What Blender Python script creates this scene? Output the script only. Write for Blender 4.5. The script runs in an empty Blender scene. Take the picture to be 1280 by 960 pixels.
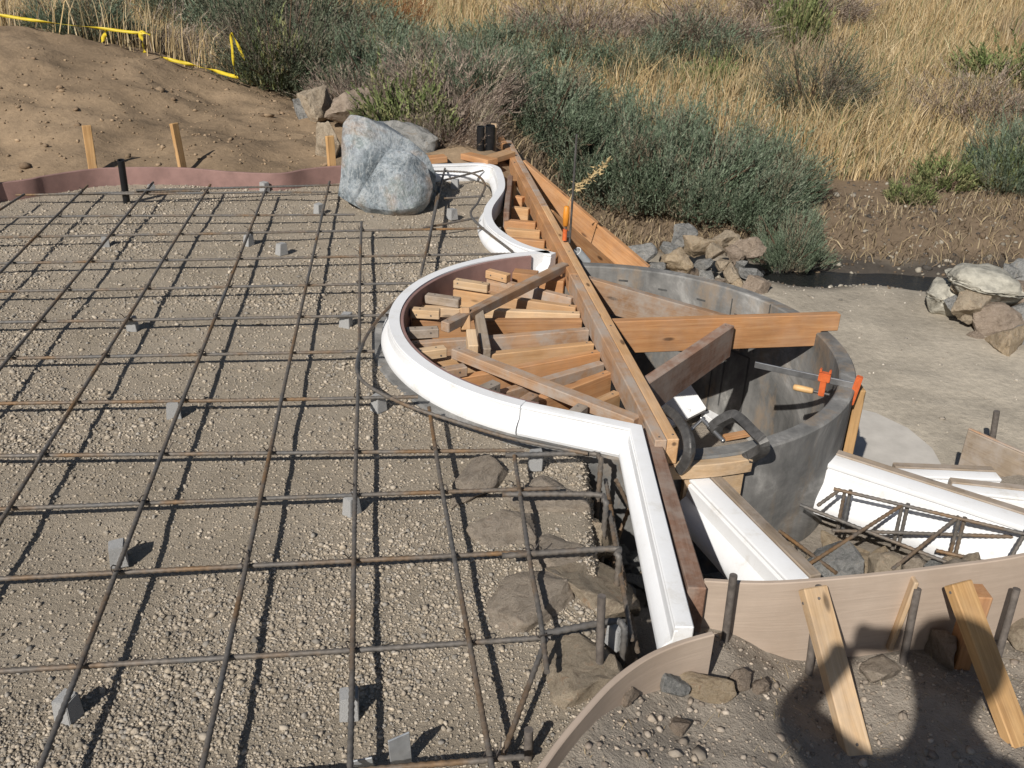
import bpy, bmesh, math, random
import numpy as np
from mathutils import Vector, Matrix, Quaternion, noise as mnoise
R = math.radians
rng = np.random.default_rng(7)
random.seed(7)
scene = bpy.context.scene

# ------------------------------------------------------------------ camera, sky, sun, exposure
CAM_H, PITCH, ROLL, FPX = 1.4487, R(25.99), R(2.42), 1200.0
cam_data = bpy.data.cameras.new('Camera'); cam = bpy.data.objects.new('Camera', cam_data)
scene.collection.objects.link(cam); scene.camera = cam
cam_data.sensor_width = 36; cam_data.lens = 36 * FPX / 1280
cam_data.clip_start = 0.02; cam_data.clip_end = 600
cam.matrix_world = Matrix.Translation((0, 0, CAM_H)) @ Matrix.Rotation(math.pi / 2 - PITCH, 4, 'X') @ Matrix.Rotation(ROLL, 4, 'Z')
SUN = Vector((.351, .724, -.594)).normalized()           # direction the light travels
world = bpy.data.worlds.new('World'); scene.world = world; world.use_nodes = True
wn = world.node_tree.nodes; wl = world.node_tree.links
sky = wn.new('ShaderNodeTexSky'); sky.sky_type = 'NISHITA'; sky.sun_disc = False
sky.sun_elevation = math.asin(-SUN.z); sky.sun_rotation = math.atan2(-SUN.x, -SUN.y)
wl.new(sky.outputs[0], wn['Background'].inputs[0]); wn['Background'].inputs[1].default_value = 0.05
sl = bpy.data.lights.new('Sun', 'SUN'); sl.energy = 4.8; sl.angle = R(0.53); sl.color = (1, .95, .88)
sun = bpy.data.objects.new('Sun', sl); scene.collection.objects.link(sun)
sun.rotation_euler = SUN.to_track_quat('-Z', 'Y').to_euler(); sun.location = (-4, -6, 8)
scene.view_settings.view_transform = 'Standard'; scene.view_settings.look = 'None'
scene.view_settings.gamma = 1; scene.view_settings.exposure = 0.1
scene.view_settings.use_curve_mapping = False
scene.render.engine = 'CYCLES'
scene.render.resolution_x = 1024; scene.render.resolution_y = 768

# ------------------------------------------------------------------ survey helper: photograph sight lines met with known levels
_cp, _sp, _cr, _sr = math.cos(PITCH), math.sin(PITCH), math.cos(ROLL), math.sin(ROLL)
def ray(px, py):
    a, b = px - 640, py - 480
    u = _cr * a + _sr * b; v = -_sr * a + _cr * b
    return Vector((u, _cp * FPX - _sp * v, -_sp * FPX - _cp * v)) / FPX
def P(px, py, z=0.0):
    d = ray(px, py); t = (z - CAM_H) / d.z
    return Vector((d.x * t, d.y * t, z))
def PY(px, py, y):
    d = ray(px, py); return d * (y / d.y) + Vector((0, 0, CAM_H))
def smooth(a, b, x):
    t = np.clip((np.asarray(x, float) - a) / (b - a), 0, 1); return t * t * (3 - 2 * t)

# ------------------------------------------------------------------ object helpers
def link(o): scene.collection.objects.link(o); return o
def tag(o, label=None, cat=None, group=None, kind=None):
    if label: o['label'] = label
    if cat: o['category'] = cat
    if group: o['group'] = group
    if kind: o['kind'] = kind
    return o
def empty(name, loc=(0, 0, 0)):
    o = bpy.data.objects.new(name, None); o.location = loc; o.empty_display_size = .05; return link(o)
def put(name, me, mat=None, parent=None, loc=None, rot=None):
    o = bpy.data.objects.new(name, me); link(o)
    if mat is not None and len(me.materials) == 0: me.materials.append(mat)
    if loc is not None: o.location = loc
    if rot is not None: o.rotation_euler = rot
    if parent is not None:
        o.parent = parent
        o.matrix_parent_inverse = Matrix.Translation(-Vector(parent.location)) if parent.type == 'EMPTY' and parent.parent is None else parent.matrix_basis.inverted()
    return o
def fmesh(name, V, F, cols=None, smooth_=False):
    V = np.asarray(V, np.float32); F = np.asarray(F, np.int32); n = F.shape[1]
    me = bpy.data.meshes.new(name)
    me.vertices.add(len(V)); me.vertices.foreach_set('co', V.ravel())
    me.loops.add(F.size); me.loops.foreach_set('vertex_index', F.ravel())
    me.polygons.add(len(F)); me.polygons.foreach_set('loop_start', np.arange(0, F.size, n, dtype=np.int32))
    me.polygons.foreach_set('loop_total', np.full(len(F), n, np.int32))
    if smooth_: me.polygons.foreach_set('use_smooth', np.ones(len(F), bool))
    if cols is not None:
        a = me.color_attributes.new('Col', 'FLOAT_COLOR', 'POINT')
        c = np.ones((len(V), 4), np.float32); c[:, :3] = cols; a.data.foreach_set('color', c.ravel())
    me.update(calc_edges=True); me.validate(); return me
def pmesh(name, V, F, smooth_=False):
    me = bpy.data.meshes.new(name); me.from_pydata([tuple(v) for v in V], [], [tuple(f) for f in F])
    if smooth_:
        for p in me.polygons: p.use_smooth = True
    me.update(); return me
def bm_done(bm, name, smooth_=False):
    bmesh.ops.recalc_face_normals(bm, faces=bm.faces)
    me = bpy.data.meshes.new(name); bm.to_mesh(me); bm.free()
    if smooth_:
        for p in me.polygons: p.use_smooth = True
    return me
def jit(v, a, f, s): return mnoise.noise_vector(Vector(v) * f + Vector((s, s * .7, s * 1.3))) * a

# ------------------------------------------------------------------ materials
def nodes(name, rough=.8, metal=0, spec=.35):
    m = bpy.data.materials.new(name); m.use_nodes = True
    nt = m.node_tree; b = nt.nodes['Principled BSDF']
    b.inputs['Roughness'].default_value = rough; b.inputs['Metallic'].default_value = metal
    b.inputs['Specular IOR Level'].default_value = spec
    return m, nt, b
def N(nt, t, **kw):
    n = nt.nodes.new(t)
    for k, v in kw.items():
        if k in n.inputs: n.inputs[k].default_value = v
        else: setattr(n, k, v)
    return n
def coords(nt, kind='Object', scale=(1, 1, 1), rnd=False):
    c = N(nt, 'ShaderNodeTexCoord'); mp = N(nt, 'ShaderNodeMapping'); mp.inputs['Scale'].default_value = scale
    nt.links.new(c.outputs[kind], mp.inputs['Vector'])
    if rnd:
        oi = N(nt, 'ShaderNodeObjectInfo'); ml = N(nt, 'ShaderNodeMath', operation='MULTIPLY'); ml.inputs[1].default_value = 37.0
        nt.links.new(oi.outputs['Random'], ml.inputs[0]); nt.links.new(ml.outputs[0], mp.inputs['Location'])
    return mp.outputs[0]
def noise(nt, vec, scale, detail=5, rough=.6, dist=0):
    n = N(nt, 'ShaderNodeTexNoise', Scale=scale, Detail=detail, Roughness=rough, Distortion=dist)
    if vec is not None: nt.links.new(vec, n.inputs['Vector'])
    return n.outputs['Fac']
def ramp(nt, fac, stops):
    r = N(nt, 'ShaderNodeValToRGB'); e = r.color_ramp.elements
    while len(e) < len(stops): e.new(.5)
    for i, (p, c) in enumerate(stops):
        e[i].position = p; e[i].color = (*c, 1) if not isinstance(c, (int, float)) else (c, c, c, 1)
    nt.links.new(fac, r.inputs[0]); return r.outputs[0]
def mix(nt, fac, a, b, mode='MIX'):
    m = N(nt, 'ShaderNodeMix', data_type='RGBA', blend_type=mode)
    for i, v in ((0, fac), (6, a), (7, b)):
        if isinstance(v, (int, float)): m.inputs[i].default_value = v
        elif isinstance(v, tuple): m.inputs[i].default_value = (*v, 1)
        else: nt.links.new(v, m.inputs[i])
    return m.outputs[2]
def bump(nt, b, h, strength=.5, dist=.01, prev=None):
    n = N(nt, 'ShaderNodeBump', Strength=strength, Distance=dist)
    nt.links.new(h, n.inputs['Height'])
    if prev is not None: nt.links.new(prev, n.inputs['Normal'])
    nt.links.new(n.outputs[0], b.inputs['Normal']); return n.outputs[0]
M = {}
def earth(name, stops, s1=3, s2=40, bmp=.6, dist=.012, rough=.95, coord='Object', voro=0):
    m, nt, b = nodes(name, rough, 0, .15); v = coords(nt, coord)
    c = ramp(nt, noise(nt, v, s1, 8, .65), stops)
    f = noise(nt, v, s2, 6, .7); c = mix(nt, .8, c, ramp(nt, f, [(.3, .78), (.7, 1.12)]), 'MULTIPLY')
    nt.links.new(c, b.inputs['Base Color']); n1 = bump(nt, b, f, bmp, dist)
    n2 = bump(nt, b, noise(nt, v, s2 * 4, 4, .7), bmp, dist * .3, n1)
    if voro:
        vo = N(nt, 'ShaderNodeTexVoronoi', Scale=voro); nt.links.new(v, vo.inputs['Vector'])
        bump(nt, b, vo.outputs['Distance'], .7, .012, n2)
    M[name] = m; return m
earth('gravel_base', [(.25, (.315, .268, .205)), (.5, (.378, .322, .25)), (.75, (.43, .37, .292))], 4, 70, .9, .007, voro=0)
earth('dirt', [(.25, (.25, .217, .178)), (.55, (.32, .28, .232)), (.8, (.38, .335, .282))], 3, 30, .7, .012)
def attr_mat(name, rough=.9, s=30, bmp=.6, dist=.02, lo=.6, hi=1.3, trans=0):
    m, nt, b = nodes(name, rough, 0, .15); v = coords(nt)
    a = N(nt, 'ShaderNodeVertexColor', layer_name='Col')
    c = a.outputs[0]
    if s:
        f = noise(nt, v, s, 8, .7); c = mix(nt, 1, c, ramp(nt, f, [(.3, lo), (.7, hi)]), 'MULTIPLY')
        f2 = noise(nt, v, s / 9, 5, .6); c = mix(nt, 1, c, ramp(nt, f2, [(.3, .8), (.7, 1.15)]), 'MULTIPLY')
        n1 = bump(nt, b, f2, bmp, dist * 3); bump(nt, b, f, bmp, dist, n1)
    nt.links.new(c, b.inputs['Base Color'])
    if trans:
        t = N(nt, 'ShaderNodeBsdfTranslucent'); nt.links.new(c, t.inputs[0])
        ms = N(nt, 'ShaderNodeMixShader'); ms.inputs[0].default_value = trans
        out = nt.nodes['Material Output']
        nt.links.new(b.outputs[0], ms.inputs[1]); nt.links.new(t.outputs[0], ms.inputs[2]); nt.links.new(ms.outputs[0], out.inputs[0])
    M[name] = m; return m
attr_mat('terrain', .95, 26, .55, .015, .8, 1.12)
attr_mat('pebble', .9, 90, .5, .003, .75, 1.15)
attr_mat('grass', .75, 0, trans=.25)
attr_mat('leaf', .7, 0, trans=.15)
def wood(name, a, b_, c_, grey=0, rough=.7):
    m, nt, b = nodes(name, rough, 0, .25); v = coords(nt, 'Object', (1.2, 22, 22), True)
    f = noise(nt, v, 2.2, 6, .6, 1.2); col = ramp(nt, f, [(.3, a), (.5, b_), (.72, c_)])
    v2 = coords(nt, 'Object', (1, 1, 1), True)
    st = noise(nt, v2, 5, 4, .6); col = mix(nt, .75, col, ramp(nt, st, [(.3, .7), (.7, 1.15)]), 'MULTIPLY')
    fine = noise(nt, coords(nt, 'Object', (6, 160, 160), True), 1.5, 3, .7)
    col = mix(nt, .6, col, ramp(nt, fine, [(.35, .84), (.6, 1.06)]), 'MULTIPLY')
    # knots
    vo = N(nt, 'ShaderNodeTexVoronoi', Scale=1.0); nt.links.new(coords(nt, 'Object', (4.2, 13, 13), True), vo.inputs['Vector'])
    kn = ramp(nt, vo.outputs['Distance'], [(.07, 1.0), (.13, 0.0)])
    col = mix(nt, kn, col, tuple(x * .32 for x in a))
    if grey:
        g = ramp(nt, noise(nt, v2, 8, 6, .7), [(.42, 0.0), (.62, grey)])
        col = mix(nt, g, col, (.36, .31, .265))
    oi = N(nt, 'ShaderNodeObjectInfo'); col = mix(nt, .8, col, ramp(nt, oi.outputs['Random'], [(0, .78), (1, 1.15)]), 'MULTIPLY')
    nt.links.new(col, b.inputs['Base Color']); n1 = bump(nt, b, f, .25, .002); bump(nt, b, fine, .3, .001, n1)
    M[name] = m; return m
wood('fir', (.44, .245, .115), (.53, .32, .16), (.6, .39, .215), .2)
wood('fir_orange', (.38, .18, .075), (.47, .24, .105), (.53, .295, .14), .15)
wood('fir_pale', (.52, .345, .19), (.6, .42, .25), (.65, .48, .31), .3)
wood('fir_weathered', (.3, .175, .1), (.38, .235, .14), (.44, .295, .19), .9)
wood('brown_wood', (.19, .105, .07), (.25, .145, .098), (.31, .19, .135), .6)
wood('stake_wood', (.36, .2, .08), (.5, .3, .13), (.58, .37, .17), .1)
wood('grey_wood', (.22, .17, .125), (.31, .245, .18), (.38, .305, .23), .9)
def plain(name, col, rough=.6, metal=0, s=20, var=.25, bmp=.15, dist=.003, spec=.35):
    m, nt, b = nodes(name, rough, metal, spec); v = coords(nt, 'Object', (1, 1, 1), True)
    f = noise(nt, v, s, 6, .65)
    c = mix(nt, 1.0, col, ramp(nt, f, [(.3, 1 - var), (.7, 1 + var * .6)]), 'MULTIPLY')
    nt.links.new(c, b.inputs['Base Color']); bump(nt, b, f, bmp, dist); M[name] = m; return m
def foam():
    m, nt, b = nodes('foam', .75, 0, .2); v = coords(nt, 'Object')
    d = noise(nt, v, 9, 6, .7); c = ramp(nt, d, [(.3, (.6, .585, .555)), (.43, (.7, .705, .71)), (.75, (.74, .75, .765))])
    vo = N(nt, 'ShaderNodeTexVoronoi', Scale=260); nt.links.new(v, vo.inputs['Vector'])
    nt.links.new(c, b.inputs['Base Color']); bump(nt, b, vo.outputs['Distance'], .15, .002); M['foam'] = m
foam()
plain('foam_dusty', (.55, .5, .42), .9, 0, 12, .3)
plain('spacer', (.34, .34, .335), .9, 0, 25, .3, .5, .006)
plain('bender', (.27, .165, .145), .7, 0, 8, .25)
plain('abs_black', (.014, .015, .017), .35, 0, 15, .3)
plain('pvc', (.55, .57, .58), .4, 0, 10, .2)
plain('iron', (.1, .096, .092), .5, .3, 40, .5, .5)
plain('stake_steel', (.15, .13, .115), .7, .2, 40, .45, .5, .002)
plain('steel', (.42, .42, .42), .35, .8, 30, .3)
plain('orange_paint', (.58, .13, .04), .42, 0, 30, .25)
plain('handle_wood', (.58, .36, .16), .5, 0, 14, .2)
plain('handle_orange', (.62, .24, .03), .45, 0, 14, .2)
plain('galv', (.42, .44, .46), .5, .5, 14, .4)
plain('skin', (.5, .32, .24), .6); plain('shirt', (.08, .11, .2), .9); plain('camera_plastic', (.03, .03, .03), .4)
plain('trousers', (.06, .07, .09), .9); plain('hair', (.05, .035, .025), .8)
plain('tape', (.6, .46, .03), .5, 0, 30, .2)
plain('sack', (.4, .38, .32), .85, 0, 7, .35, .6, .03)
plain('wire', (.06, .05, .045), .6, .3, 30, .3)
plain('slab', (.51, .48, .435), .9, 0, 6, .18)
plain('straw', (.4, .3, .15), .8)
def rebar_mat():
    m, nt, b = nodes('rebar', .62, .25, .35); v = coords(nt, 'Object', (1, 1, 1), True)
    f = noise(nt, v, 3.2, 6, .65); c = ramp(nt, f, [(.34, (.125, .125, .125)), (.5, (.16, .14, .12)), (.62, (.2, .13, .075)), (.76, (.32, .165, .06))])
    f2 = noise(nt, v, 60, 4, .7); c = mix(nt, .8, c, ramp(nt, f2, [(.3, .55), (.7, 1.25)]), 'MULTIPLY')
    nt.links.new(c, b.inputs['Base Color']); bump(nt, b, f2, .4, .001); M['rebar'] = m
rebar_mat()
def tank_mat():
    m, nt, b = nodes('tank', .75, 0, .35); v = coords(nt)
    f = noise(nt, v, 2.6, 9, .7, .6); c = ramp(nt, f, [(.36, (.095, .094, .091)), (.46, (.15, .148, .142)), (.55, (.205, .2, .19)), (.65, (.36, .35, .33))])
    s = noise(nt, coords(nt, 'Object', (14, 14, 1.2)), 1.3, 5, .6); c = mix(nt, .7, c, ramp(nt, s, [(.35, .72), (.62, 1.12)]), 'MULTIPLY')
    st = noise(nt, coords(nt, 'Object', (3, 3, 1.4)), 2.0, 6, .7); c = mix(nt, ramp(nt, st, [(.54, 0.0), (.66, .5)]), c, (.28, .2, .125))
    nt.links.new(c, b.inputs['Base Color']); bump(nt, b, noise(nt, v, 60, 5, .7), .25, .004); M['tank'] = m
tank_mat()
plain('tank_dark', (.075, .075, .073), .8, 0, 30, .4)
def siding():
    m, nt, b = nodes('siding', .7, 0, .3); v = coords(nt, 'Object')
    sep = coords(nt, 'Object', (1.5, 1.5, 24)); f = noise(nt, sep, 2.4, 6, .62, 1.6)
    d = noise(nt, v, 4, 6, .65)
    c = mix(nt, 1, ramp(nt, d, [(.3, (.38, .3, .235)), (.6, (.44, .355, .285)), (.8, (.48, .395, .32))]), ramp(nt, f, [(.4, .95), (.6, 1.02)]), 'MULTIPLY')
    nt.links.new(c, b.inputs['Base Color']); bump(nt, b, f, .35, .003); M['siding'] = m
siding()
def rockmat(name, tones, s=3.0, bmp=.8, di=.8):
    m, nt, b = nodes(name, .88, 0, .25); v = coords(nt, 'Object', (1, 1, 1), True)
    f = noise(nt, v, s, 10, .72, di); c = ramp(nt, f, [(.34 + .33 * i / (len(tones) - 1), t) for i, t in enumerate(tones)])
    g = noise(nt, v, s * 14, 6, .75); c = mix(nt, .85, c, ramp(nt, g, [(.32, .55), (.68, 1.3)]), 'MULTIPLY')
    nt.links.new(c, b.inputs['Base Color']); n1 = bump(nt, b, f, bmp, .03); bump(nt, b, g, bmp, .006, n1); M[name] = m
def boulder_mat():
    m, nt, b = nodes('boulder', .85, 0, .3); v = coords(nt)
    f = noise(nt, v, 4.5, 9, .72, .3); c = ramp(nt, f, [(.36, (.09, .11, .125)), (.45, (.18, .21, .23)), (.53, (.31, .34, .365)), (.6, (.2, .235, .235)), (.68, (.44, .46, .475))])
    t = noise(nt, coords(nt, 'Object', (1, 1, 1.3)), 3.1, 6, .6, .5); c = mix(nt, ramp(nt, t, [(.52, 0.0), (.62, .7)]), c, (.3, .225, .17))
    sep = N(nt, 'ShaderNodeSeparateXYZ'); nt.links.new(v, sep.inputs[0])
    g = noise(nt, v, 42, 6, .75); c = mix(nt, .9, c, ramp(nt, g, [(.34, .6), (.66, 1.3)]), 'MULTIPLY')
    veins = noise(nt, coords(nt, 'Object', (6, 6, 2)), 2.2, 7, .7, 2); c = mix(nt, ramp(nt, veins, [(.47, 0.0), (.5, .55), (.53, 0.0)]), c, (.5, .52, .52))
    nt.links.new(c, b.inputs['Base Color']); n1 = bump(nt, b, f, .9, .03); bump(nt, b, g, .8, .006, n1); M['boulder'] = m
boulder_mat()
rockmat('rock_tan', [(.26, .205, .15), (.38, .31, .225), (.45, .375, .28), (.4, .28, .185)], 4)
rockmat('rock_dusty', [(.27, .22, .17), (.36, .3, .235), (.42, .355, .285), (.38, .3, .23)], 4)
rockmat('rock_grey', [(.13, .13, .125), (.24, .24, .23), (.33, .325, .31), (.27, .24, .2)], 4)
rockmat('rock_brown', [(.2, .155, .12), (.29, .23, .175), (.36, .29, .23), (.32, .245, .19)], 4)
rockmat('rock_yellow', [(.28, .21, .14), (.42, .325, .215), (.47, .38, .27), (.42, .29, .19)], 4)
def water():
    m, nt, b = nodes('water', .12, 0, .5); b.inputs['Base Color'].default_value = (.018, .02, .02, 1)
    bump(nt, b, noise(nt, coords(nt), 22, 4, .7), .5, .02); M['water'] = m
water()

# ------------------------------------------------------------------ shape builders
def tube_mesh(name, pts, r, sides=8, step=None, ribs=0, cap=True, radii=None, smooth_=True):
    pts = [Vector(p) for p in pts]
    if step:
        out = []; rad = []
        for i in range(len(pts) - 1):
            n = max(1, int((pts[i + 1] - pts[i]).length / step))
            for k in range(n): out.append(pts[i].lerp(pts[i + 1], k / n))
        out.append(pts[-1]); pts = out
    V = []; F = []; up = None
    for i, p in enumerate(pts):
        t = (pts[min(i + 1, len(pts) - 1)] - pts[max(i - 1, 0)]).normalized()
        if up is None:
            a = Vector((0, 0, 1)) if abs(t.z) < .9 else Vector((1, 0, 0)); up = t.cross(a).normalized()
        up = (up - t * up.dot(t)).normalized(); w = t.cross(up)
        rr = radii[i] if radii else r
        if ribs: rr *= 1.0 + (.2 if i % ribs == 0 else -.08)
        for k in range(sides):
            a = 2 * math.pi * k / sides; V.append(p + up * (rr * math.cos(a)) + w * (rr * math.sin(a)))
    n = sides
    for i in range(len(pts) - 1):
        for k in range(n):
            F.append((i * n + k, i * n + (k + 1) % n, (i + 1) * n + (k + 1) % n, (i + 1) * n + k))
    if cap:
        F.append(tuple(range(n - 1, -1, -1))); F.append(tuple((len(pts) - 1) * n + k for k in range(n)))
    me = pmesh(name, V, F, smooth_)
    if smooth_ and cap: me.set_sharp_from_angle(angle=R(70))
    return me
def spline(pts, n=8):
    pts = [Vector(p) for p in pts]; out = []
    for i in range(len(pts) - 1):
        p0 = pts[max(i - 1, 0)]; p1 = pts[i]; p2 = pts[i + 1]; p3 = pts[min(i + 2, len(pts) - 1)]
        for k in range(n):
            t = k / n
            out.append(.5 * ((2 * p1) + (p2 - p0) * t + (2 * p0 - 5 * p1 + 4 * p2 - p3) * t * t + (3 * p1 - p0 - 3 * p2 + p3) * t ** 3))
    out.append(pts[-1]); return out
def sweep_mesh(name, path, prof, smooth_=False):
    """prof: closed list of (n, z); n runs to the right of travel"""
    path = [Vector((p[0], p[1], p[2] if len(p) > 2 else 0)) for p in path]; V = []; F = []; m = len(prof)
    for i, p in enumerate(path):
        d0 = (p - path[i - 1]).to_2d().normalized() if i else None
        d1 = (path[i + 1] - p).to_2d().normalized() if i < len(path) - 1 else None
        d0 = d0 or d1; d1 = d1 or d0
        n0 = Vector((d0.y, -d0.x)); n1 = Vector((d1.y, -d1.x)); nn = (n0 + n1).normalized(); nn /= max(.5, nn.dot(n0))
        for (a, z) in prof: V.append((p.x + nn.x * a, p.y + nn.y * a, p.z + z))
    for i in range(len(path) - 1):
        for k in range(m): F.append((i * m + k, i * m + (k + 1) % m, (i + 1) * m + (k + 1) % m, (i + 1) * m + k))
    F.append(tuple(range(m))); F.append(tuple((len(path) - 1) * m + k for k in range(m - 1, -1, -1)))
    me = pmesh(name, V, F)
    bm = bmesh.new(); bm.from_mesh(me); bmesh.ops.recalc_face_normals(bm, faces=bm.faces)
    bmesh.ops.bevel(bm, geom=[e for e in bm.edges if len(e.link_faces) == 2 and e.calc_face_angle(0) > .9], offset=.0025, segments=1, affect='EDGES') if len(path) < 60 else None
    bm.to_mesh(me); bm.free()
    if smooth_:
        for p in me.polygons: p.use_smooth = True
        me.set_sharp_from_angle(angle=R(32))
    return me
def box_bm(bm, lo, hi, mat=None):
    vs = [bm.verts.new((x, y, z)) for x in (lo[0], hi[0]) for y in (lo[1], hi[1]) for z in (lo[2], hi[2])]
    for f in ((0, 1, 3, 2), (4, 6, 7, 5), (0, 4, 5, 1), (2, 3, 7, 6), (0, 2, 6, 4), (1, 5, 7, 3)): bm.faces.new([vs[i] for i in f])
    if mat is not None:
        for v in vs: v.co = mat @ v.co
    return vs
def lumber_mesh(L, w, h, seed=0, bev=.003, skew0=0, skew1=0):
    """a sawn board along local x, top face at z = 0; slightly bowed, eased edges"""
    rr = random.Random(seed); nseg = max(2, int(L / .35)); bm = bmesh.new(); rows = []
    b1, b2 = rr.uniform(-1, 1) * .0022 * L, rr.uniform(-1, 1) * .0018 * L
    for i in range(nseg + 1):
        t = i / nseg; x = t * L; bow = 4 * t * (1 - t); y = b1 * bow; z = -abs(b2) * bow
        sk = skew0 * (1 - t) + skew1 * t
        rows.append([bm.verts.new((x + sk * a * w, y + a * w, z + c * h)) for a, c in ((-.5, 0), (.5, 0), (.5, -1), (-.5, -1))])
    for i in range(nseg):
        for k in range(4): bm.faces.new((rows[i][k], rows[i][(k + 1) % 4], rows[i + 1][(k + 1) % 4], rows[i + 1][k]))
    bm.faces.new(rows[0]); bm.faces.new(rows[-1][::-1])
    bmesh.ops.recalc_face_normals(bm, faces=bm.faces)
    bmesh.ops.bevel(bm, geom=[e for e in bm.edges if len(e.link_faces) == 2 and e.calc_face_angle(0) > .8], offset=bev, segments=1, affect='EDGES')
    return bm_done(bm, 'board')
_ls = [0]; _nm = []; b_off = .0002
def nail_mesh():
    if not _nm:
        bm = bmesh.new(); bmesh.ops.create_cone(bm, cap_ends=True, segments=8, radius1=.0042, radius2=.0036, depth=.003); me = bm_done(bm, 'nail_head'); me.materials.append(M['stake_steel']); _nm.append(me)
    return _nm[0]
def lumber(name, a, b, w, h, mat, parent=None, tilt=0, **kw):
    """a, b: ends of the top centre line"""
    a, b = Vector(a), Vector(b); _ls[0] += 1
    x = (b - a).normalized(); y = Vector((0, 0, 1)).cross(x)
    y = y.normalized() if y.length > .05 else Vector((0, 1, 0)); z = x.cross(y)
    rot = Matrix((x, y, z)).transposed() @ Matrix.Rotation(tilt, 3, 'X')
    me = lumber_mesh((b - a).length, w, h, _ls[0], **kw)
    me.materials.append(M[mat]); o = bpy.data.objects.new(name, me); link(o)
    mw = Matrix.Translation(a) @ rot.to_4x4()
    if parent is not None: o.parent = parent; mw = Matrix.Translation(-Vector(parent.location)) @ mw
    o.matrix_basis = mw
    if name in ('joist', 'cleat_block', 'brace', 'cross_plank', 'plank', 'wood_brace', 'strut'):
        L = (b - a).length; rr = random.Random(_ls[0])
        for t in ([.025, L - .03] if L < 1.6 else [.03, L * .35, L * .7, L - .04]):
            for sd in (0, 1):
                if rr.random() < .25: continue
                n_ = bpy.data.objects.new('nail_head', nail_mesh()); link(n_); n_.parent = o
                if sd: n_.location = (t + rr.uniform(-.008, .012), -w / 2 + b_off, -h * rr.uniform(.25, .7)); n_.rotation_euler = (math.pi / 2, 0, 0)
                else: n_.location = (t + rr.uniform(-.008, .012), w * rr.uniform(-.2, .2), -.0002)
    return o
_rk = {}
def hull_mesh(pts, bev=.05, cuts=2, rough=.05, seed=0):
    bm = bmesh.new()
    for p in pts: bm.verts.new(p)
    r_ = bmesh.ops.convex_hull(bm, input=bm.verts)
    bmesh.ops.delete(bm, geom=[v for v in bm.verts if not v.link_faces], context='VERTS')
    bmesh.ops.dissolve_limit(bm, angle_limit=R(11), verts=bm.verts, edges=bm.edges)
    bmesh.ops.bevel(bm, geom=bm.edges[:], offset=bev, segments=2, profile=.6, affect='EDGES', clamp_overlap=True)
    bmesh.ops.triangulate(bm, faces=bm.faces)
    for _ in range(cuts):
        bmesh.ops.subdivide_edges(bm, edges=[e for e in bm.edges if e.calc_length() > .16 / (1 + _)], cuts=1)
        bmesh.ops.triangulate(bm, faces=bm.faces)
    for v in bm.verts: v.co += jit(v.co, rough, 2.0, seed) + jit(v.co, rough * .55, 5, seed + 5) + jit(v.co, rough * .22, 12, seed + 3)
    me = bm_done(bm, 'rock', True); me.set_sharp_from_angle(angle=R(34)); return me
def rock_mesh(seed, facets=9, sub=3, rough=.07, cut=.75):
    key = (seed, sub)
    if key not in _rk:
        rr = random.Random(seed); pts = []
        for k in range(rr.randint(11, 17)):
            d = Vector((rr.gauss(0, 1), rr.gauss(0, 1), rr.gauss(0, .9))).normalized() * rr.uniform(.8, 1.08); d.z = max(-.7, min(.72, d.z)); pts.append(d)
        _rk[key] = hull_mesh(pts, .05, 3 if sub > 2 else 1, rough, seed)
    return _rk[key]
def rock(name, loc, dims, mat, seed, rz=0, tilt=(0, 0), sink=.25, **kw):
    """dims: full size; loc: point on the ground below the rock"""
    key = (seed, kw.get('sub', 3), mat)
    if key not in _rk:
        me = rock_mesh(seed, sub=kw.get('sub', 3)).copy(); me.materials.clear(); me.materials.append(M[mat]); _rk[key] = me
    o = bpy.data.objects.new(name, _rk[key]); link(o)
    o.scale = (dims[0] / 1.8, dims[1] / 1.8, dims[2] / 1.4); o.rotation_euler = (tilt[0], tilt[1], rz)
    o.location = Vector(loc) + Vector((0, 0, dims[2] * (.5 - sink)))
    return o

# ================================================================== SETTING
TC = Vector((.385, 3.54, 0)); TR = .945; RIM = -.058       # round tank
DECK = .035; GRAV = -.068; LOW = -.78
edge_pts = [P(x, y, GRAV) for x, y in [(0, 252), (60, 242), (110, 234), (150, 231), (230, 231), (290, 236), (350, 238), (385, 232), (425, 228)]]
edge_pts = [edge_pts[0] + Vector((-2.4, -1.5, 0)), edge_pts[0] + Vector((-1.0, -.75, 0))] + edge_pts + [edge_pts[-1] + Vector((.3, .12, 0))]
EX = np.array([p.x for p in edge_pts]); EY = np.array([p.y for p in edge_pts])
def edge_y(x): return np.interp(x, np.r_[EX, -.5, .2], np.r_[EY, 6.05, 6.1])
def nz2(x, y, f, s=0):
    """cheap smooth value noise, vectorised"""
    x = np.asarray(x) * f + s * 17.3; y = np.asarray(y) * f + s * 5.1
    return (np.sin(x * 1.3 + 1.7 * np.sin(y * .9 + s)) + np.sin(y * 1.7 + 1.3 * np.sin(x * 1.1 + 2 * s)) + np.sin((x + y) * .8 + 2.1 * np.sin((x - y) * .7))) / 3
def low_h(x, y):
    z = LOW + .135 * np.maximum(0, y - 7.15) + .03 * np.maximum(0, y - 14) + .09 * np.maximum(0, y - 22)
    z = z + .12 * smooth(6.95, 7.6, y)
    yc = 6.62 + .1 * nz2(x, 0 * x, 1.1, 2)
    z = z - (.12 + .05 * nz2(x, y, 4, 6)) * np.exp(-((y - yc) / (.2 + .07 * nz2(x, y, 3, 9))) ** 2) * smooth(1.5, 2.1, x) + .025 * nz2(x, y, 5.5, 7) * np.exp(-((y - yc) / .4) ** 2)
    z = z + .05 * nz2(x, y, .9, 1) * smooth(6.9, 8.5, y) + .008 * nz2(x, y, 3, 3) + .005 * nz2(x, y, 9, 4)
    return z
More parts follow.
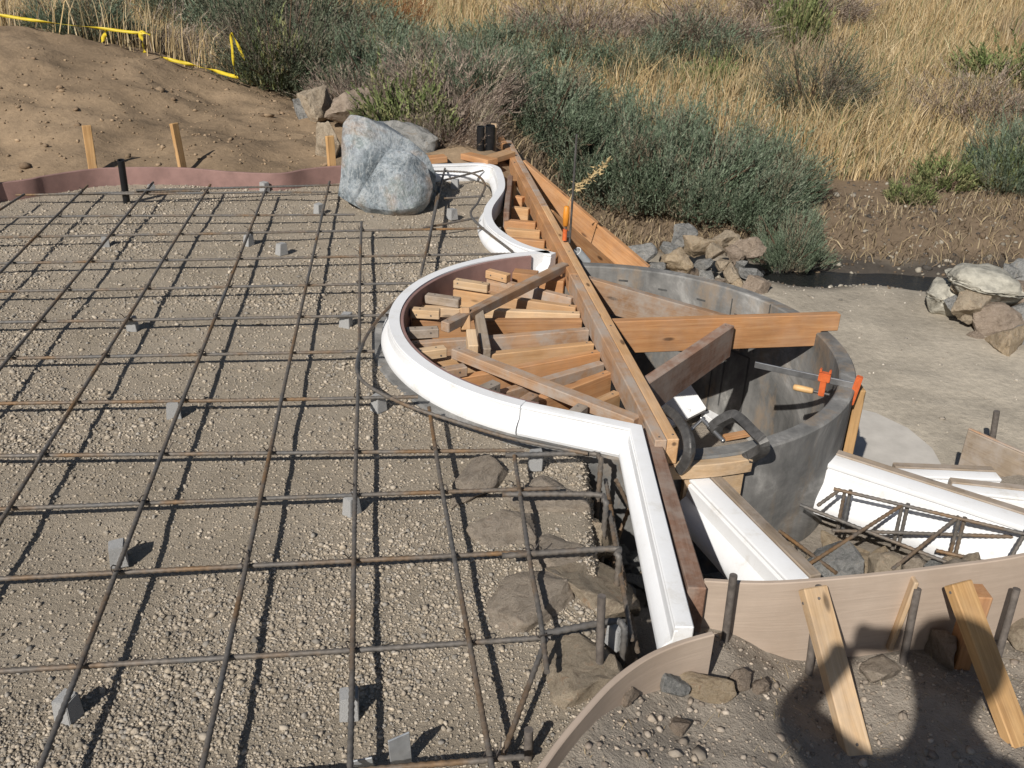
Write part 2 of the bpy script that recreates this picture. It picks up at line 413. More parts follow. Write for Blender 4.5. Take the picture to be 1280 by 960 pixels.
def bank_h(x, y):
    t = y - np.maximum(edge_y(x), 5.3 * smooth(-.5, -1.5, x)); c = .5 * smooth(-1.3, -4.3, x) + .02
    z = -.03 + c * smooth(0, 2.4, t) + .05 * smooth(0, .3, t)
    z = z + (.045 * nz2(x, y, 2.1, 5) + .03 * nz2(x, y, 5.3, 6) + .02 * nz2(x, y, 13, 7) + .011 * nz2(x, y, 27, 8)) * smooth(0, .4, t)
    z = z - .35 * smooth(2.5, 4.0, t)
    return z
def ground_h(x, y):
    x = np.asarray(x, float); y = np.asarray(y, float)
    w = smooth(.75, -.25, x) * (1 - smooth(8.6, 11.5, y))
    z = low_h(x, y) * (1 - w) + bank_h(x, y) * w
    deck = smooth(.02, -.12, y - edge_y(x)) * smooth(.75, .2, x)
    return z * (1 - deck) + (-.62) * deck
def G(px, py):
    d = ray(px, py); t = 4.0
    for _ in range(900):
        p = Vector((0, 0, CAM_H)) + d * t
        if p.z < float(ground_h(p.x, p.y)): return Vector((p.x, p.y, float(ground_h(p.x, p.y))))
        t += .04
    return p
def lattice(xs, ys, hf, keep=None):
    X, Y = np.meshgrid(xs, ys); Z = hf(X, Y); V = np.stack([X, Y, Z], -1).reshape(-1, 3)
    nx, ny = len(xs), len(ys); i, j = np.meshgrid(np.arange(nx - 1), np.arange(ny - 1)); a = (j * nx + i).ravel()
    F = np.stack([a, a + 1, a + nx + 1, a + nx], 1)
    if keep is not None:
        c = V[F].mean(1); F = F[keep(c[:, 0], c[:, 1])]
        used = np.unique(F); mp = np.full(len(V), -1); mp[used] = np.arange(len(used)); V = V[used]; F = mp[F]
    return V, F
# the wide ground: bank, path, creek bank, hillside
xs = np.r_[np.linspace(-90, -9, 22)[:-1], np.arange(-9, 9, .055), np.linspace(9, 90, 22)]
ys = np.r_[np.linspace(-40, 2.0, 12)[:-1], np.arange(2.0, 11.5, .05), np.arange(11.5, 24, .25), np.linspace(24, 160, 20)]
V, F = lattice(xs, ys, ground_h)
x, y = V[:, 0], V[:, 1]
def L3(*c): return np.array(c)
col = np.tile(L3(.43, .38, .305), (len(V), 1))                                             # dusty path
col = col * (1 - .14 * smooth(-.3, .5, nz2(x, y, 1.1, 8)))[:, None]
k = smooth(6.75, 7.1, y + .12 * nz2(x, y, 2, 3))[:, None]; col = col * (1 - k) + L3(.175, .13, .088) * k        # brown creek bank
yn = y + .12 * nz2(x, y, 3.3, 2) + .06 * nz2(x, y, 8, 3); k = (smooth(6.25, 6.5, yn) * (1 - smooth(6.95, 7.2, yn)) * smooth(1.4, 2.0, x))[:, None]; col = col * (1 - k) + L3(.07, .06, .05) * k
k = smooth(8.0, 9.2, y + .3 * nz2(x, y, 1.3, 5))[:, None]; col = col * (1 - k) + L3(.27, .19, .095) * k
w = (smooth(.55, -.15, x) * (1 - smooth(8.9, 10, y)))[:, None]; bankc = L3(.255, .186, .12) * (1 + .16 * nz2(x, y, 1.7, 2) + .1 * nz2(x, y, 6, 3))[:, None]
col = col * (1 - w) + bankc * w
ground = put('ground', fmesh('ground', V, F, col, True), M['terrain']); tag(ground, kind='structure')

# gravel bed under the steel
foam_leg_x = lambda yy: np.interp(yy, [1.6, 2.7], [.42, .31])
def grav_h(x, y):
    z = GRAV + .006 * nz2(x, y, 3.1, 1) + .004 * nz2(x, y, 9, 2) + .002 * nz2(x, y, 31, 3)
    return z - .4 * smooth(.23, .33, x) * smooth(2.7, 2.62, y) * smooth(1.55, 1.75, y)
V1 = spline([P(660, 975, DECK), P(690, 932, DECK), P(722, 893, DECK), P(762, 850, DECK), P(803, 820, DECK), P(845, 801, DECK), P(890, 788, DECK)], 6)   # curved edge board
BX = np.array([p.x for p in V1]); BY = np.array([p.y for p in V1])
def board_y(x): return np.where(x < BX[0], -9., np.interp(x, BX, BY))
def s_edge_x(y): return np.interp(y, [4.3, 4.41, 4.53, 4.75, 5.01, 5.47, 5.91, 6.1], [.16, .07, -.03, -.12, -.15, -.09, -.14, -.2]) - .02
def in_deck(x, y):
    a = (y < edge_y(x) - .01) & (y > -.2)
    r = np.hypot(x - TC.x, y - TC.y) > TR - .012
    right = np.where(y > 4.33, x < s_edge_x(y), np.where(y > 2.6, x < TC.x, x < .42))
    return a & r & right & (y > board_y(x) + .01) & (x > -5.5) & ((x < .1) | (y > 1))
V, F = lattice(np.arange(-5.5, .5, .022), np.arange(-.2, 6.2, .022), grav_h, in_deck)
bed = put('gravel_bed', fmesh('gravel_bed', V, F, None, True), M['gravel_base']); tag(bed, kind='structure')

# foreground dirt where the photographer stands
RB = [P(880, 722, DECK), P(960, 725, DECK), P(1060, 718, DECK), P(1170, 706, DECK), P(1280, 690, DECK)]
RB = RB + [RB[-1] + (RB[-1] - RB[-2]) * k + Vector((0, .05 * k * k, 0)) for k in (1, 2, 3)]
RBX = np.array([p.x for p in RB]); RBY = np.array([p.y for p in RB])
def fore_h(x, y):
    z = -.13 + .025 * smooth(.6, 1.3, y) + .085 * smooth(.52, .12, x) * smooth(.7, 1.25, y) * smooth(-.6, -.1, x) - .12 * smooth(.5, .8, x) * smooth(.6, 1.5, y)
    return z + .012 * nz2(x, y, 4, 1) + .009 * nz2(x, y, 9, 2) + .005 * nz2(x, y, 21, 3) + .003 * nz2(x, y, 47, 4)
def GF(px, py):
    d = ray(px, py); t = 1.2
    while t < 4:
        p = Vector((0, 0, CAM_H)) + d * t
        if p.z < float(fore_h(p.x, p.y)): break
        t += .004
    return Vector((p.x, p.y, float(fore_h(p.x, p.y))))
def in_fore(x, y):
    lim = np.where(x < BX[-1], board_y(x) + .0, np.interp(x, RBX, RBY) - .005)
    lim = np.where(x < BX[0], -.1, lim)
    return (y < lim)
V, F = lattice(np.r_[np.arange(-4, -.3, .15), np.arange(-.3, 2.6, .016), np.arange(2.6, 5, .2)], np.r_[np.arange(-5, .9, .2), np.arange(.9, 2.45, .016)], fore_h, in_fore)
fore = put('dirt_slope', fmesh('dirt_slope', V, F, None, True), M['dirt']); tag(fore, kind='structure')
# rubble footing level under the steps
def foot_h(x, y): return -.53 + .2 * smooth(.75, .2, y - np.interp(x, RBX, RBY)) + .02 * nz2(x, y, 5, 1) + .012 * nz2(x, y, 14, 2)
V, F = lattice(np.arange(.3, 3.2, .04), np.arange(1.7, 3.4, .04), foot_h, lambda x, y: (np.hypot(x - TC.x, y - TC.y) > TR - .02) & (y > np.where(x < .5, 1.7, np.interp(x, RBX, RBY) - .02)))
ft = put('footing_soil', fmesh('footing_soil', V, F, None, True), M['dirt']); tag(ft, kind='structure')
# creek water
V, F = lattice(np.arange(1.5, 9, .1), np.arange(6.35, 7.0, .05), lambda x, y: LOW - .055 + 0 * x)
tag(put('creek_water', fmesh('creek_water', V, F), M['water']), kind='structure')
# pale concrete apron beside the tank
ap = [P(1062, 508, LOW + .03), P(1095, 516, LOW + .03), P(1135, 535, LOW + .03), P(1165, 560, LOW + .03), P(1182, 590, LOW + .03), P(1184, 620, LOW + .03), P(1040, 640, LOW + .03), P(1010, 560, LOW + .03)]
bm = bmesh.new(); vs = [bm.verts.new(p) for p in ap]; fc = bm.faces.new(vs); ex = bmesh.ops.extrude_face_region(bm, geom=[fc])
for v in ex['geom']:
    if isinstance(v, bmesh.types.BMVert): v.co.z -= .12
tag(put('apron_slab', bm_done(bm, 'apron_slab'), M['slab']), kind='structure')

# ------------------------------------------------------------------ pebbles (stuff)
def ico():
    bm = bmesh.new(); bmesh.ops.create_icosphere(bm, subdivisions=1, radius=1)
    v = np.array([q.co for q in bm.verts]); f = np.array([[q.index for q in t.verts] for t in bm.faces]); bm.free(); return v, f
IV, IF = ico()
OV = np.array([(1, 0, 0), (-1, 0, 0), (0, 1, 0), (0, -1, 0), (0, 0, 1), (0, 0, -1)], float); OF = np.array([(0, 2, 4), (2, 1, 4), (1, 3, 4), (3, 0, 4), (2, 0, 5), (1, 2, 5), (3, 1, 5), (0, 3, 5)])
def pebble_cloud(name, X, Y, Z, S, tone, mat, flat=.7, base=None):
    n = len(X); IV, IF = base or (globals()['IV'], globals()['IF'])
    sc = S[:, None] * np.stack([rng.uniform(.75, 1.3, n), rng.uniform(.75, 1.2, n), flat * rng.uniform(.7, 1.15, n)], 1)
    V = IV[None] * (1 + rng.uniform(-.42, .26, (n, len(IV), 1))) * sc[:, None]
    a = rng.uniform(0, 6.28, n); tl = rng.normal(0, .35, n)
    c, s = np.cos(tl)[:, None], np.sin(tl)[:, None]; V = np.stack([V[..., 0], c * V[..., 1] - s * V[..., 2], s * V[..., 1] + c * V[..., 2]], -1)
    c, s = np.cos(a)[:, None], np.sin(a)[:, None]; V = np.stack([c * V[..., 0] - s * V[..., 1], s * V[..., 0] + c * V[..., 1], V[..., 2]], -1)
    V += np.stack([X, Y, Z], 1)[:, None]
    F = (IF[None] + (np.arange(n) * len(IV))[:, None, None]).reshape(-1, 3)
    return put(name, fmesh(name, V.reshape(-1, 3), F, np.repeat(tone, len(IV), 0), False), M[mat])
def tones(n, pal, spread=.18):
    pal = np.array(pal); c = pal[rng.integers(0, len(pal), n)] * rng.normal(1, spread, (n, 1)); return np.clip(c, .02, .8)
GP = [(.365, .312, .246), (.4, .345, .275), (.34, .298, .243), (.38, .323, .248), (.3, .273, .236), (.43, .375, .303)]
n = 300000
# even density in the picture: far gravel gets fewer stones
Y = 1.05 + 5.0 * rng.random(n) ** 1.75; X = (rng.random(n) * 1.3 - .98) * (.62 * Y + .35)
ok = in_deck(X, Y) & (X < .75)
cl = nz2(X, Y, 2.6, 11) + .7 * nz2(X, Y, 6.5, 12)
ok &= rng.random(n) < (.45 + .55 * smooth(-.35, .6, cl))
X, Y, cl = X[ok], Y[ok], cl[ok]
S = np.clip(rng.lognormal(-5.75, .42, len(X)), .0018, .0125) * (1 + .2 * smooth(-.1, .8, cl)) * (1 + .12 * (Y > 3.5)) * (.78 + .22 * smooth(1.9, 3.0, Y))
big = (S > .0032); print('pebbles', big.sum(), (~big).sum())
i1 = np.where(big)[0][:43000]; i2 = np.where(~big)[0][:42000]
Xf, Yf, Sf = X[i2], Y[i2], S[i2]; X, Y, S = X[i1], Y[i1], S[i1]
fin = pebble_cloud('gravel_fines', Xf, Yf, grav_h(Xf, Yf) + Sf * .2, Sf * 1.15, tones(len(Xf), GP, .14), 'pebble', .8, (OV, OF)); tag(fin, 'fine crushed grit between the gravel stones', 'grit', kind='stuff')
pb = pebble_cloud('gravel', X, Y, grav_h(X, Y) + S * .25, S, tones(len(X), GP, .14), 'pebble')
pb.parent = None; tag(pb, 'loose beige gravel spread under the steel bars', 'gravel', kind='stuff')
n = 11000
X = rng.uniform(-.1, 1.6, n); Y = rng.uniform(1.0, 2.2, n); ok = in_fore(X, Y - .0 + .02); X, Y = X[ok], Y[ok]
S = np.clip(rng.lognormal(-6.0, .55, len(X)), .0014, .016)
pc = pebble_cloud('dirt_clods', X, Y, fore_h(X, Y) + S * .2, S, tones(len(X), [(.31, .26, .21), (.35, .295, .235), (.28, .235, .19), (.37, .32, .265)]), 'pebble')
tag(pc, 'crumbly dirt clods and small stones in front of the beige board', 'dirt clods', kind='stuff')
n = 3500
X = rng.uniform(1.0, 5.2, n); Y = 3.3 + 3.4 * rng.random(n); S = np.clip(rng.lognormal(-5.4, .5, n), .002, .025); ok = np.hypot(X - TC.x, Y - TC.y) > TR + .05; ok &= rng.random(n) < .25 + .75 * smooth(5.6, 6.4, Y + .25 * nz2(X, Y, 2, 1)); X, Y, S = X[ok], Y[ok], S[ok]
pc = pebble_cloud('path_stones', X, Y, ground_h(X, Y) + S * .2, S, tones(len(X), [(.4, .36, .3), (.33, .29, .24), (.46, .42, .36), (.26, .24, .21)]), 'pebble')
tag(pc, 'small stones strewn over the dusty path by the creek', 'stones', kind='stuff')
n = 2600
X = rng.uniform(-4.6, -.7, n); Y = edge_y(X) + rng.random(n) * 2.6 + .05; S = np.clip(rng.lognormal(-5.2, .6, n), .003, .04)
pc = pebble_cloud('bank_clods', X, Y, ground_h(X, Y) + S * .15, S, tones(n, [(.27, .195, .125), (.3, .22, .145), (.24, .17, .11)]), 'pebble')
tag(pc, 'earth clods on the brown dirt bank behind the edging', 'dirt clods', kind='stuff')
n = 260
X = rng.uniform(.0, 1.5, n); Y = rng.uniform(1.1, 2.1, n); ok = in_fore(X, Y + .03); X, Y = X[ok], Y[ok]; S = np.clip(rng.lognormal(-4.8, .45, len(X)), .005, .02)
pc = pebble_cloud('earth_clods', X, Y, fore_h(X, Y) + S * .1, S, tones(len(X), [(.26, .22, .18), (.29, .25, .205), (.24, .2, .165)]), 'pebble'); tag(pc, 'larger earth clods in front of the beige boards', 'dirt clods', kind='stuff')
n = 2600
X = rng.uniform(1.8, 5.8, n); Y = rng.uniform(6.35, 8.4, n); S = np.clip(rng.lognormal(-4.6, .5, n), .004, .045)
pc = pebble_cloud('creek_stones', X, Y, ground_h(X, Y) + S * .2, S, tones(n, [(.15, .11, .075), (.2, .15, .1), (.1, .09, .08), (.3, .27, .22)]), 'pebble')
tag(pc, 'dark wet stones and clods along the creek bank', 'stones', kind='stuff')

# ================================================================== TANK
def ring_solid(name, r0, r1, z0, z1, a0=0, a1=2 * math.pi, n=120, bev=.006):
    full = abs(a1 - a0) > 6.28; V = []; F = []; prof = [(r0, z0), (r0, z1 - bev), (r0 + bev, z1), (r1 - bev, z1), (r1, z1 - bev), (r1, z0)]; m = len(prof)
    cnt = n if full else n + 1
    for i in range(cnt):
        a = a0 + (a1 - a0) * i / n; c, s = math.cos(a), math.sin(a)
        for r, z in prof: V.append((r * c, r * s, z))
    for i in range(n):
        j = (i + 1) % cnt
        for k in range(m): F.append((i * m + k, j * m + k, j * m + (k + 1) % m, i * m + (k + 1) % m))
    if not full: F.append(tuple(range(m))); F.append(tuple((cnt - 1) * m + k for k in range(m - 1, -1, -1)))
    me = pmesh(name, V, F, True); me.set_sharp_from_angle(angle=R(30)); return me
tank = empty('round_tank', (TC.x, TC.y, LOW)); tag(tank, 'grey round concrete tank half covered by wooden framing', 'tank')
put('wall', ring_solid('wall', TR - .062, TR, LOW - .05, RIM), M['tank'], tank, (TC.x, TC.y, 0))
bm = bmesh.new(); bmesh.ops.create_circle(bm, cap_ends=True, radius=TR - .06, segments=64)
put('floor', bm_done(bm, 'floor'), M['dirt'], tank, (TC.x, TC.y, LOW + .03))
# hatch outline, vertical seams and cast-in strips
def on_wall(a, z, w, h, t=.006):
    bm = bmesh.new(); box_bm(bm, (-w / 2, -t, -h / 2), (w / 2, 0.004, h / 2), Matrix.Translation((TC.x + (TR - .062) * math.cos(a), TC.y + (TR - .062) * math.sin(a), z)) @ Matrix.Rotation(a - math.pi / 2, 4, 'Z'))
    return bm_done(bm, 'strip')
for a, z, w, h in [(1.42, -.12, .045, .008), (1.2, -.14, .045, .008), (.98, -.15, .045, .008), (.75, -.17, .045, .008)]:
    put('cast_mark', on_wall(a, z, w, h, .002), M['tank_dark'], tank)
for a, z, w, h in [(.8, -.2, .006, .2), (.56, -.14, .006, .16), (.86, -.45, .008, .5)]:
    put('seam', on_wall(a, z, w, h, .002), M['tank_dark'], tank)
for a, z, w, h in [(.64, -.5, .007, .3), (.79, -.5, .007, .3), (.715, -.35, .13, .007)]:
    put('hatch_edge', on_wall(a, z, w, h, .003), M['tank_dark'], tank)

# ================================================================== FOAM FORMS
PROF = [(0, 0), (.041, 0), (.043, -.003), (.043, -.009), (.0375, -.0105), (.0375, -.0125), (.044, -.014), (.045, -.03), (.047, -.042), (.06, -.053), (.07, -.066), (.073, -.082), (.066, -.1), (0, -.1)]
FPATH = {}
def offs(path, d):
    out = []
    for i, p in enumerate(path):
        a = path[max(i - 1, 0)]; b = path[min(i + 1, len(path) - 1)]; t = (b - a).to_2d().normalized(); out.append(Vector((p.x + t.y * d, p.y - t.x * d, p.z)))
    return out
RF = .815; FC = Vector((.365, 3.53, DECK))
def arc(r, a0, a1, n=48, c=FC): return [Vector((c.x + r * math.cos(R(a0 + (a1 - a0) * i / n)), c.y + r * math.sin(R(a0 + (a1 - a0) * i / n)), c.z)) for i in range(n + 1)]
f = put('foam_edge_form', sweep_mesh('foam', arc(RF, 105, 247, 70), PROF, True), M['foam'])
tag(f, 'white foam edge form bent round the tank in a half circle', 'foam form')
S_path = spline([Vector((-.75, 5.93, DECK)), Vector((-.45, 6.02, DECK)), Vector((-.27, 6.075, DECK)), Vector((-.16, 6.02, DECK)), Vector((-.115, 5.86, DECK)), Vector((-.09, 5.47, DECK)), Vector((-.145, 5.04, DECK)), Vector((-.12, 4.75, DECK)), Vector((-.03, 4.53, DECK)), Vector((.06, 4.41, DECK)), Vector((.18, 4.325, DECK))], 6)
f = put('foam_edge_form', sweep_mesh('foam', S_path, PROF, True), M['foam']); tag(f, 'white foam edge form winding in an S from boulder to tank', 'foam form')
c0 = arc(RF, 246.9, 246.9, 1)[0] - Vector((0, 0, .0012)); c1 = P(803, 531, DECK); c2 = P(868, 784, DECK)
leg = [c0, c1, c2]
f = put('foam_edge_form', sweep_mesh('foam', leg, PROF, True), M['foam']); tag(f, 'white L shaped foam edge form ending at the curved beige board', 'foam form')
def step_form(a, b, label, wood_, hb=.16, scale=1.0, lab2=''):
    prof = [(x_ * scale, z_ * scale) for x_, z_ in PROF]
    f = put('foam_step_form', sweep_mesh('foam', [a, b], prof, True), M['foam']); tag(f, label, 'foam form')
    d = (b - a).normalized(); nrm = Vector((d.y, -d.x, 0))
    o = lumber('backing_board', a - nrm * .021 + Vector((0, 0, .004)), b - nrm * .021 + Vector((0, 0, .004)), .038, hb, wood_); tag(o, lab2, 'board')
step_form(P(884, 594, -.115), P(1012, 722, -.125), 'white foam step form between tank and board, set below the deck', 'grey_wood', .17, 1.5, 'wooden backing board along the middle foam step form')
step_form(P(1040, 567, -.26), P(1300, 650, -.26), 'long white foam step form behind the rebar cage', 'grey_wood', .25, 1.9, 'grey backing board along the long foam step form')
step_form(P(1120, 585, -.44), P(1245, 590, -.44), 'short white foam step form butting against stained panel', 'grey_wood', .17, 1.3, 'thin grey backing board of the short foam step form')
step_form(P(1190, 604, -.42), P(1320, 618, -.42), 'low white foam step form just behind the long one', 'grey_wood', .17, 1.3, 'thin grey backing board of the low foam step form')
d = (c2 - c1).normalized(); nr = Vector((d.y, -d.x, 0))
o = lumber('backing_board', P(806, 540, DECK - .03) - nr * .022 , P(872, 735, DECK - .005) - nr * .0, .045, .14, 'brown_wood'); tag(o, 'dark brown board backing the L shaped foam form', 'board')
o = lumber('backing_board', c0 + Vector((.02, -.032, -.1)), c1 + Vector((-.045, -.036, -.1)), .035, .03, 'grey_wood'); tag(o, 'grey ledger strip under the L shaped foam form', 'board')
bl = put('bender_board', ring_solid('bender_board', RF - .016, RF - .002, -.2, DECK - .004, R(112), R(250), 60, .002), M['bender'], None, (FC.x, FC.y, 0)); tag(bl, 'pinkish brown bender board lining the inside of the foam half circle', 'bender board')
s2 = offs(S_path[26:46], -.02)
# far edging
ep = spline([Vector((p.x, p.y, DECK)) for p in edge_pts], 5)
ed = put('bender_board_edging', sweep_mesh('edging', ep, [(-.01, 0), (.01, 0), (.01, -.13), (-.01, -.13)], True), M['bender']); tag(ed, 'long wavy pinkish brown edging board against the dirt bank', 'edging')
# beige side boards
def wavy_board(name, path, z0, label):
    o = put(name, sweep_mesh(name, path, [(0, 0), (.014, 0), (.014, -z0), (0, -z0)], True), M['siding']); tag(o, label, 'board'); return o
wavy_board('curved_form_board', V1, .21, 'thin beige board curving round the corner of the gravel bed')
wavy_board('long_form_board', spline(RB, 6), .36, 'long beige wood grained form board in front of the foam steps')

# ================================================================== REINFORCING STEEL
mat_root = empty('rebar_mat', P(300, 600, GRAV)); tag(mat_root, 'tied mat of rusty steel bars crossing over the gravel bed', 'rebar')
def bar(pts, parent=mat_root, r=.0059, name='bar'):
    me = tube_mesh('bar', pts, r, 8, .009, 2); return put(name, me, M['rebar'], parent)
def wob(a, b, z, amp=.006):
    n = 5; s = rng.uniform(0, 50); out = []
    for i in range(n + 1):
        p = a.lerp(b, i / n); p.z = z + amp * .5 * float(mnoise.noise(Vector((s, i * .7, 0)))); p.x += amp * float(mnoise.noise(Vector((s, 3, i * .6)))); p.y += amp * float(mnoise.noise(Vector((s, 9, i * .6)))); out.append(p)
    return spline(out, 4)
ZA, ZB = -.0065, .0065
Arow = [((20, 243.5), (415, 240)), ((0, 271), (443, 268)), ((0, 297), (626, 285)), ((0, 329), (655, 317)), ((0, 364.6), (528, 354)), ((0, 402.6), (489, 394)), ((0, 448.6), (468, 439)), ((0, 504.7), (522, 496)), ((0, 570), (655, 563)), ((0, 636), (700, 610)), ((0, 724), (668, 690)), ((0, 839), (686, 796)), ((0, 1003), (655, 945))]
Brow = [((30, 243), (0, 262)), ((109, 232), (0, 340)), ((192, 228), (0, 462)), ((263, 231), (0, 653)), ((333, 235), (48, 960)), ((412, 227), (252, 960)), ((452, 278), (437, 930)), ((536, 510), (616, 960)), ((643, 570), (684, 840))]
Al = []; Bl = []
for i, (a, b) in enumerate(Arow):
    pa, pb = P(*a, ZA), P(*b, ZA); pa = pa + (pa - pb).normalized() * (.0 if i == 0 else 1.3); Al.append((pa.copy(), pb.copy())); bar(wob(pa, pb, ZA))
for i, (a, b) in enumerate(Brow):
    pa, pb = P(*a, ZB), P(*b, ZB); pb = pb + (pb - pa).normalized() * (0 if i == 8 else .7 if i > 3 else 1.6); Bl.append((pa.copy(), pb.copy())); bar(wob(pa, pb, ZB))
bar(spline([P(x_, y_, .018 if i % 2 else .012) for i, (x_, y_) in enumerate([(660, 320), (600, 325), (545, 345), (500, 372), (466, 408), (448, 445), (452, 475), (500, 503), (560, 524), (640, 548), (735, 567)])], 8))
bar(spline([P(x_, y_, .01) for x_, y_ in [(535, 214), (587, 216), (606, 230), (598, 252), (590, 272), (640, 314)]], 8))
bar(wob(P(556, 211, .018), P(526, 345, .018), .018)); bar(wob(P(548, 232, .02), P(534, 316, .005), .01))
for a, b in [((555, 248), (606, 245)), ((529, 285), (598, 272)), ((552, 226), (604, 213))]: bar([P(*a, -.005), P(*b, .004)])
bar(wob(P(60, 243, .0), P(250, 238, .0), .0)); bar([P(170, 238, .012), P(428, 231, .0)])
def hook(pts, drop):
    q = [P(x_, y_, 0.004) for x_, y_ in pts]; q = q + [q[-1] + Vector((.006, -.008, -.03)), q[-1] + Vector((.006, -.01, -drop))]; bar(spline(q, 6), r=.0075)
hook([(632, 569), (735, 567), (749, 572)], .3); hook([(628, 618), (742, 618), (755, 626)], .3); hook([(628, 695), (762, 686), (771, 693)], .28); hook([(676, 793), (762, 777), (778, 781)], .12)
bar([P(757, 600, -.1), P(797, 815, -.1)]); bar([P(762, 640, -.05), P(790, 800, -.05)]); bar([P(746, 590, -.2), P(785, 800, -.2)])
bar([P(682, 800, 0), P(629, 943, -.03)]); bar([P(770, 600, -.02), P(815, 690, -.3)]); bar([P(800, 600, -.05), P(762, 700, -.3)])
# tie wires where bars cross
tw = tube_mesh('tie', [Vector((.0135 * math.cos(a), .012 * math.sin(a), .006 * math.sin(2 * a) + a * .0006)) for a in np.linspace(0, 5.8, 12)] + [Vector((.02, -.006, .012)), Vector((.03, .006, .022))], .0016, 5)
for i, (a0, a1) in enumerate(Al):
    for j, (b0, b1) in enumerate(Bl):
        da, db = (a1 - a0).to_2d(), (b1 - b0).to_2d(); den = da.x * db.y - da.y * db.x
        w_ = (b0 - a0).to_2d(); t = (w_.x * db.y - w_.y * db.x) / den; s = (w_.x * da.y - w_.y * da.x) / den
        if 0 < t < 1 and 0 < s < 1 and rng.random() < .7:
            q = a0.lerp(a1, t); put('tie_wire', tw, M['wire'], mat_root, (q.x, q.y, 0.004), (0, 0, rng.uniform(0, 6.3)))
# concrete spacers
def spacer_mesh(seed):
    bm = bmesh.new(); rr = random.Random(seed); vs = box_bm(bm, (-.5, -.5, 0), (.5, .5, 1))
    for v in vs:
        if v.co.z > .5: v.co.x *= .8; v.co.y *= .86
        v.co += Vector((rr.uniform(-.05, .05), rr.uniform(-.05, .05), 0 if v.co.z < .5 else rr.uniform(-.1, .05)))
    bmesh.ops.bevel(bm, geom=bm.edges[:], offset=.035, segments=2, affect='EDGES'); return bm_done(bm, 'spacer')
spm = [spacer_mesh(k) for k in range(4)]
for i, (x_, y_) in enumerate([(133, 309), (311, 307), (166, 413), (218, 522), (149, 704), (87, 897), (433, 409), (473, 513), (440, 643), (437, 892), (669, 585), (190, 243), (399, 268), (352, 318), (565, 274), (331, 240), (569, 236), (770, 806)]):
    o = put('concrete_spacer', spm[i % 4], M['spacer'], None, P(x_, y_, GRAV)); s_ = random.uniform(.04, .05)
    o.scale = (s_, s_ * random.uniform(.8, 1.1), .06); o.rotation_euler.z = random.uniform(0, 3)
    lab = 'small grey concrete spacer block propping up the steel bars'
    if i == 16: lab = 'small grey concrete spacer inside the bent bars beside the boulder'
    if i == 17: lab = 'grey concrete spacer block on flat stones at the bar hooks'
    if i == 10: lab = 'grey concrete spacer block under the bar beside the foam curve'
    tag(o, lab, 'spacer', 'concrete spacers under the rebar')
# galvanised plates standing in the gravel
for (x_, y_), hh, rz in [((502, 958), .1, .5), ((455, 968), .05, .2)]:
    bm = bmesh.new(); box_bm(bm, (-.022, -.002, -.02), (.022, .002, hh)); bmesh.ops.bevel(bm, geom=bm.edges[:], offset=.0012, segments=1, affect='EDGES')
    o = put('metal_plate', bm_done(bm, 'plate'), M['galv'], None, P(x_, y_, GRAV), (R(8), R(-6), rz))
    tag(o, 'tall galvanised plate sticking up out of the gravel' if hh > .06 else 'low galvanised plate in the gravel beside a taller one', 'metal plate')

# ================================================================== TIMBER OVER THE TANK
bn = Vector((.482, 2.566, .03)); bf = Vector((-.15, 7.06, .03)); bd = (bf - bn).normalized(); bs = Vector((bd.y, -bd.x, 0))
beam = empty('timber_beam', (bn.x, bn.y, RIM)); tag(beam, 'long doubled timber beam laid straight across the tank rim', 'beam')
L_ = (bf - bn).length
lumber('plank', bn - bs * .0195, bn - bs * .0195 + bd * 1.5, .038, .089, 'fir_weathered', beam); lumber('plank', bn - bs * .0195 + bd * 1.503, bf - bs * .0195, .038, .089, 'fir_orange', beam)
lumber('plank', bn + bs * .0195 + bd * .004, bn + bs * .0195 + bd * 2.6, .038, .089, 'fir', beam); lumber('plank', bn + bs * .0195 + bd * 2.603, bf + bs * .0195 - bd * .25, .038, .089, 'fir_weathered', beam)
JT = -.036
def ring_clip(a, b, r=RF - .022):
    """carry a->b on until it meets the lining board"""
    d = (b - a); d.z = 0; d.normalize(); f_ = a - FC; f_.z = 0; B_ = f_.dot(d); C_ = f_.dot(f_) - r * r
    t = -B_ + math.sqrt(max(0, B_ * B_ - C_)); q = a + d * t; q.z = a.z; return q
jo = [((722, 373), (602, 344)), ((726, 384), (563, 360)), ((730, 391), (535, 383)), ((735, 399), (512, 399)), ((741, 410), (510, 428)), ((750, 427), (529, 450)), ((756, 437), (551, 475)), ((763, 449), (598, 497)), ((769, 461), (648, 506)), ((783, 484), (704, 519))]
jm = ['fir_weathered', 'fir', 'fir_pale', 'fir_orange', 'fir_weathered', 'fir', 'fir_orange', 'fir_weathered', 'fir_orange', 'fir']; jz = [0, -.008, -.002, -.014, 0, -.016, -.004, -.018, -.002, -.012]
ords = ['first', 'second', 'third', 'fourth', 'fifth', 'sixth', 'seventh', 'eighth', 'ninth', 'tenth']
for i, (a, b) in enumerate(jo):
    pa = P(*a, JT + jz[i]); pb = P(*b, JT + jz[i]); dd = (pa - pb).normalized()
    t = (bn - bs * .04 - pb).dot(bs) / dd.dot(bs); pa = pb + dd * t; pb = ring_clip(pa, pb)
    o = lumber('joist', pa, pb, .034, .14, jm[i]); tag(o, f'joist in the half circle, {ords[i]} one counted from the S-shaped foam', 'joist', 'joists fanned out in the half circle')
bk = [((603, 335), (636, 343)), ((565, 348), (611, 355)), ((532, 367), (575, 373)), ((513, 385), (550, 387)), ((506, 411), (548, 409)), ((513, 439), (557, 433)), ((541, 463), (582, 456)), ((587, 491), (621, 476)), ((644, 506), (668, 491)), ((707, 522), (729, 505))]
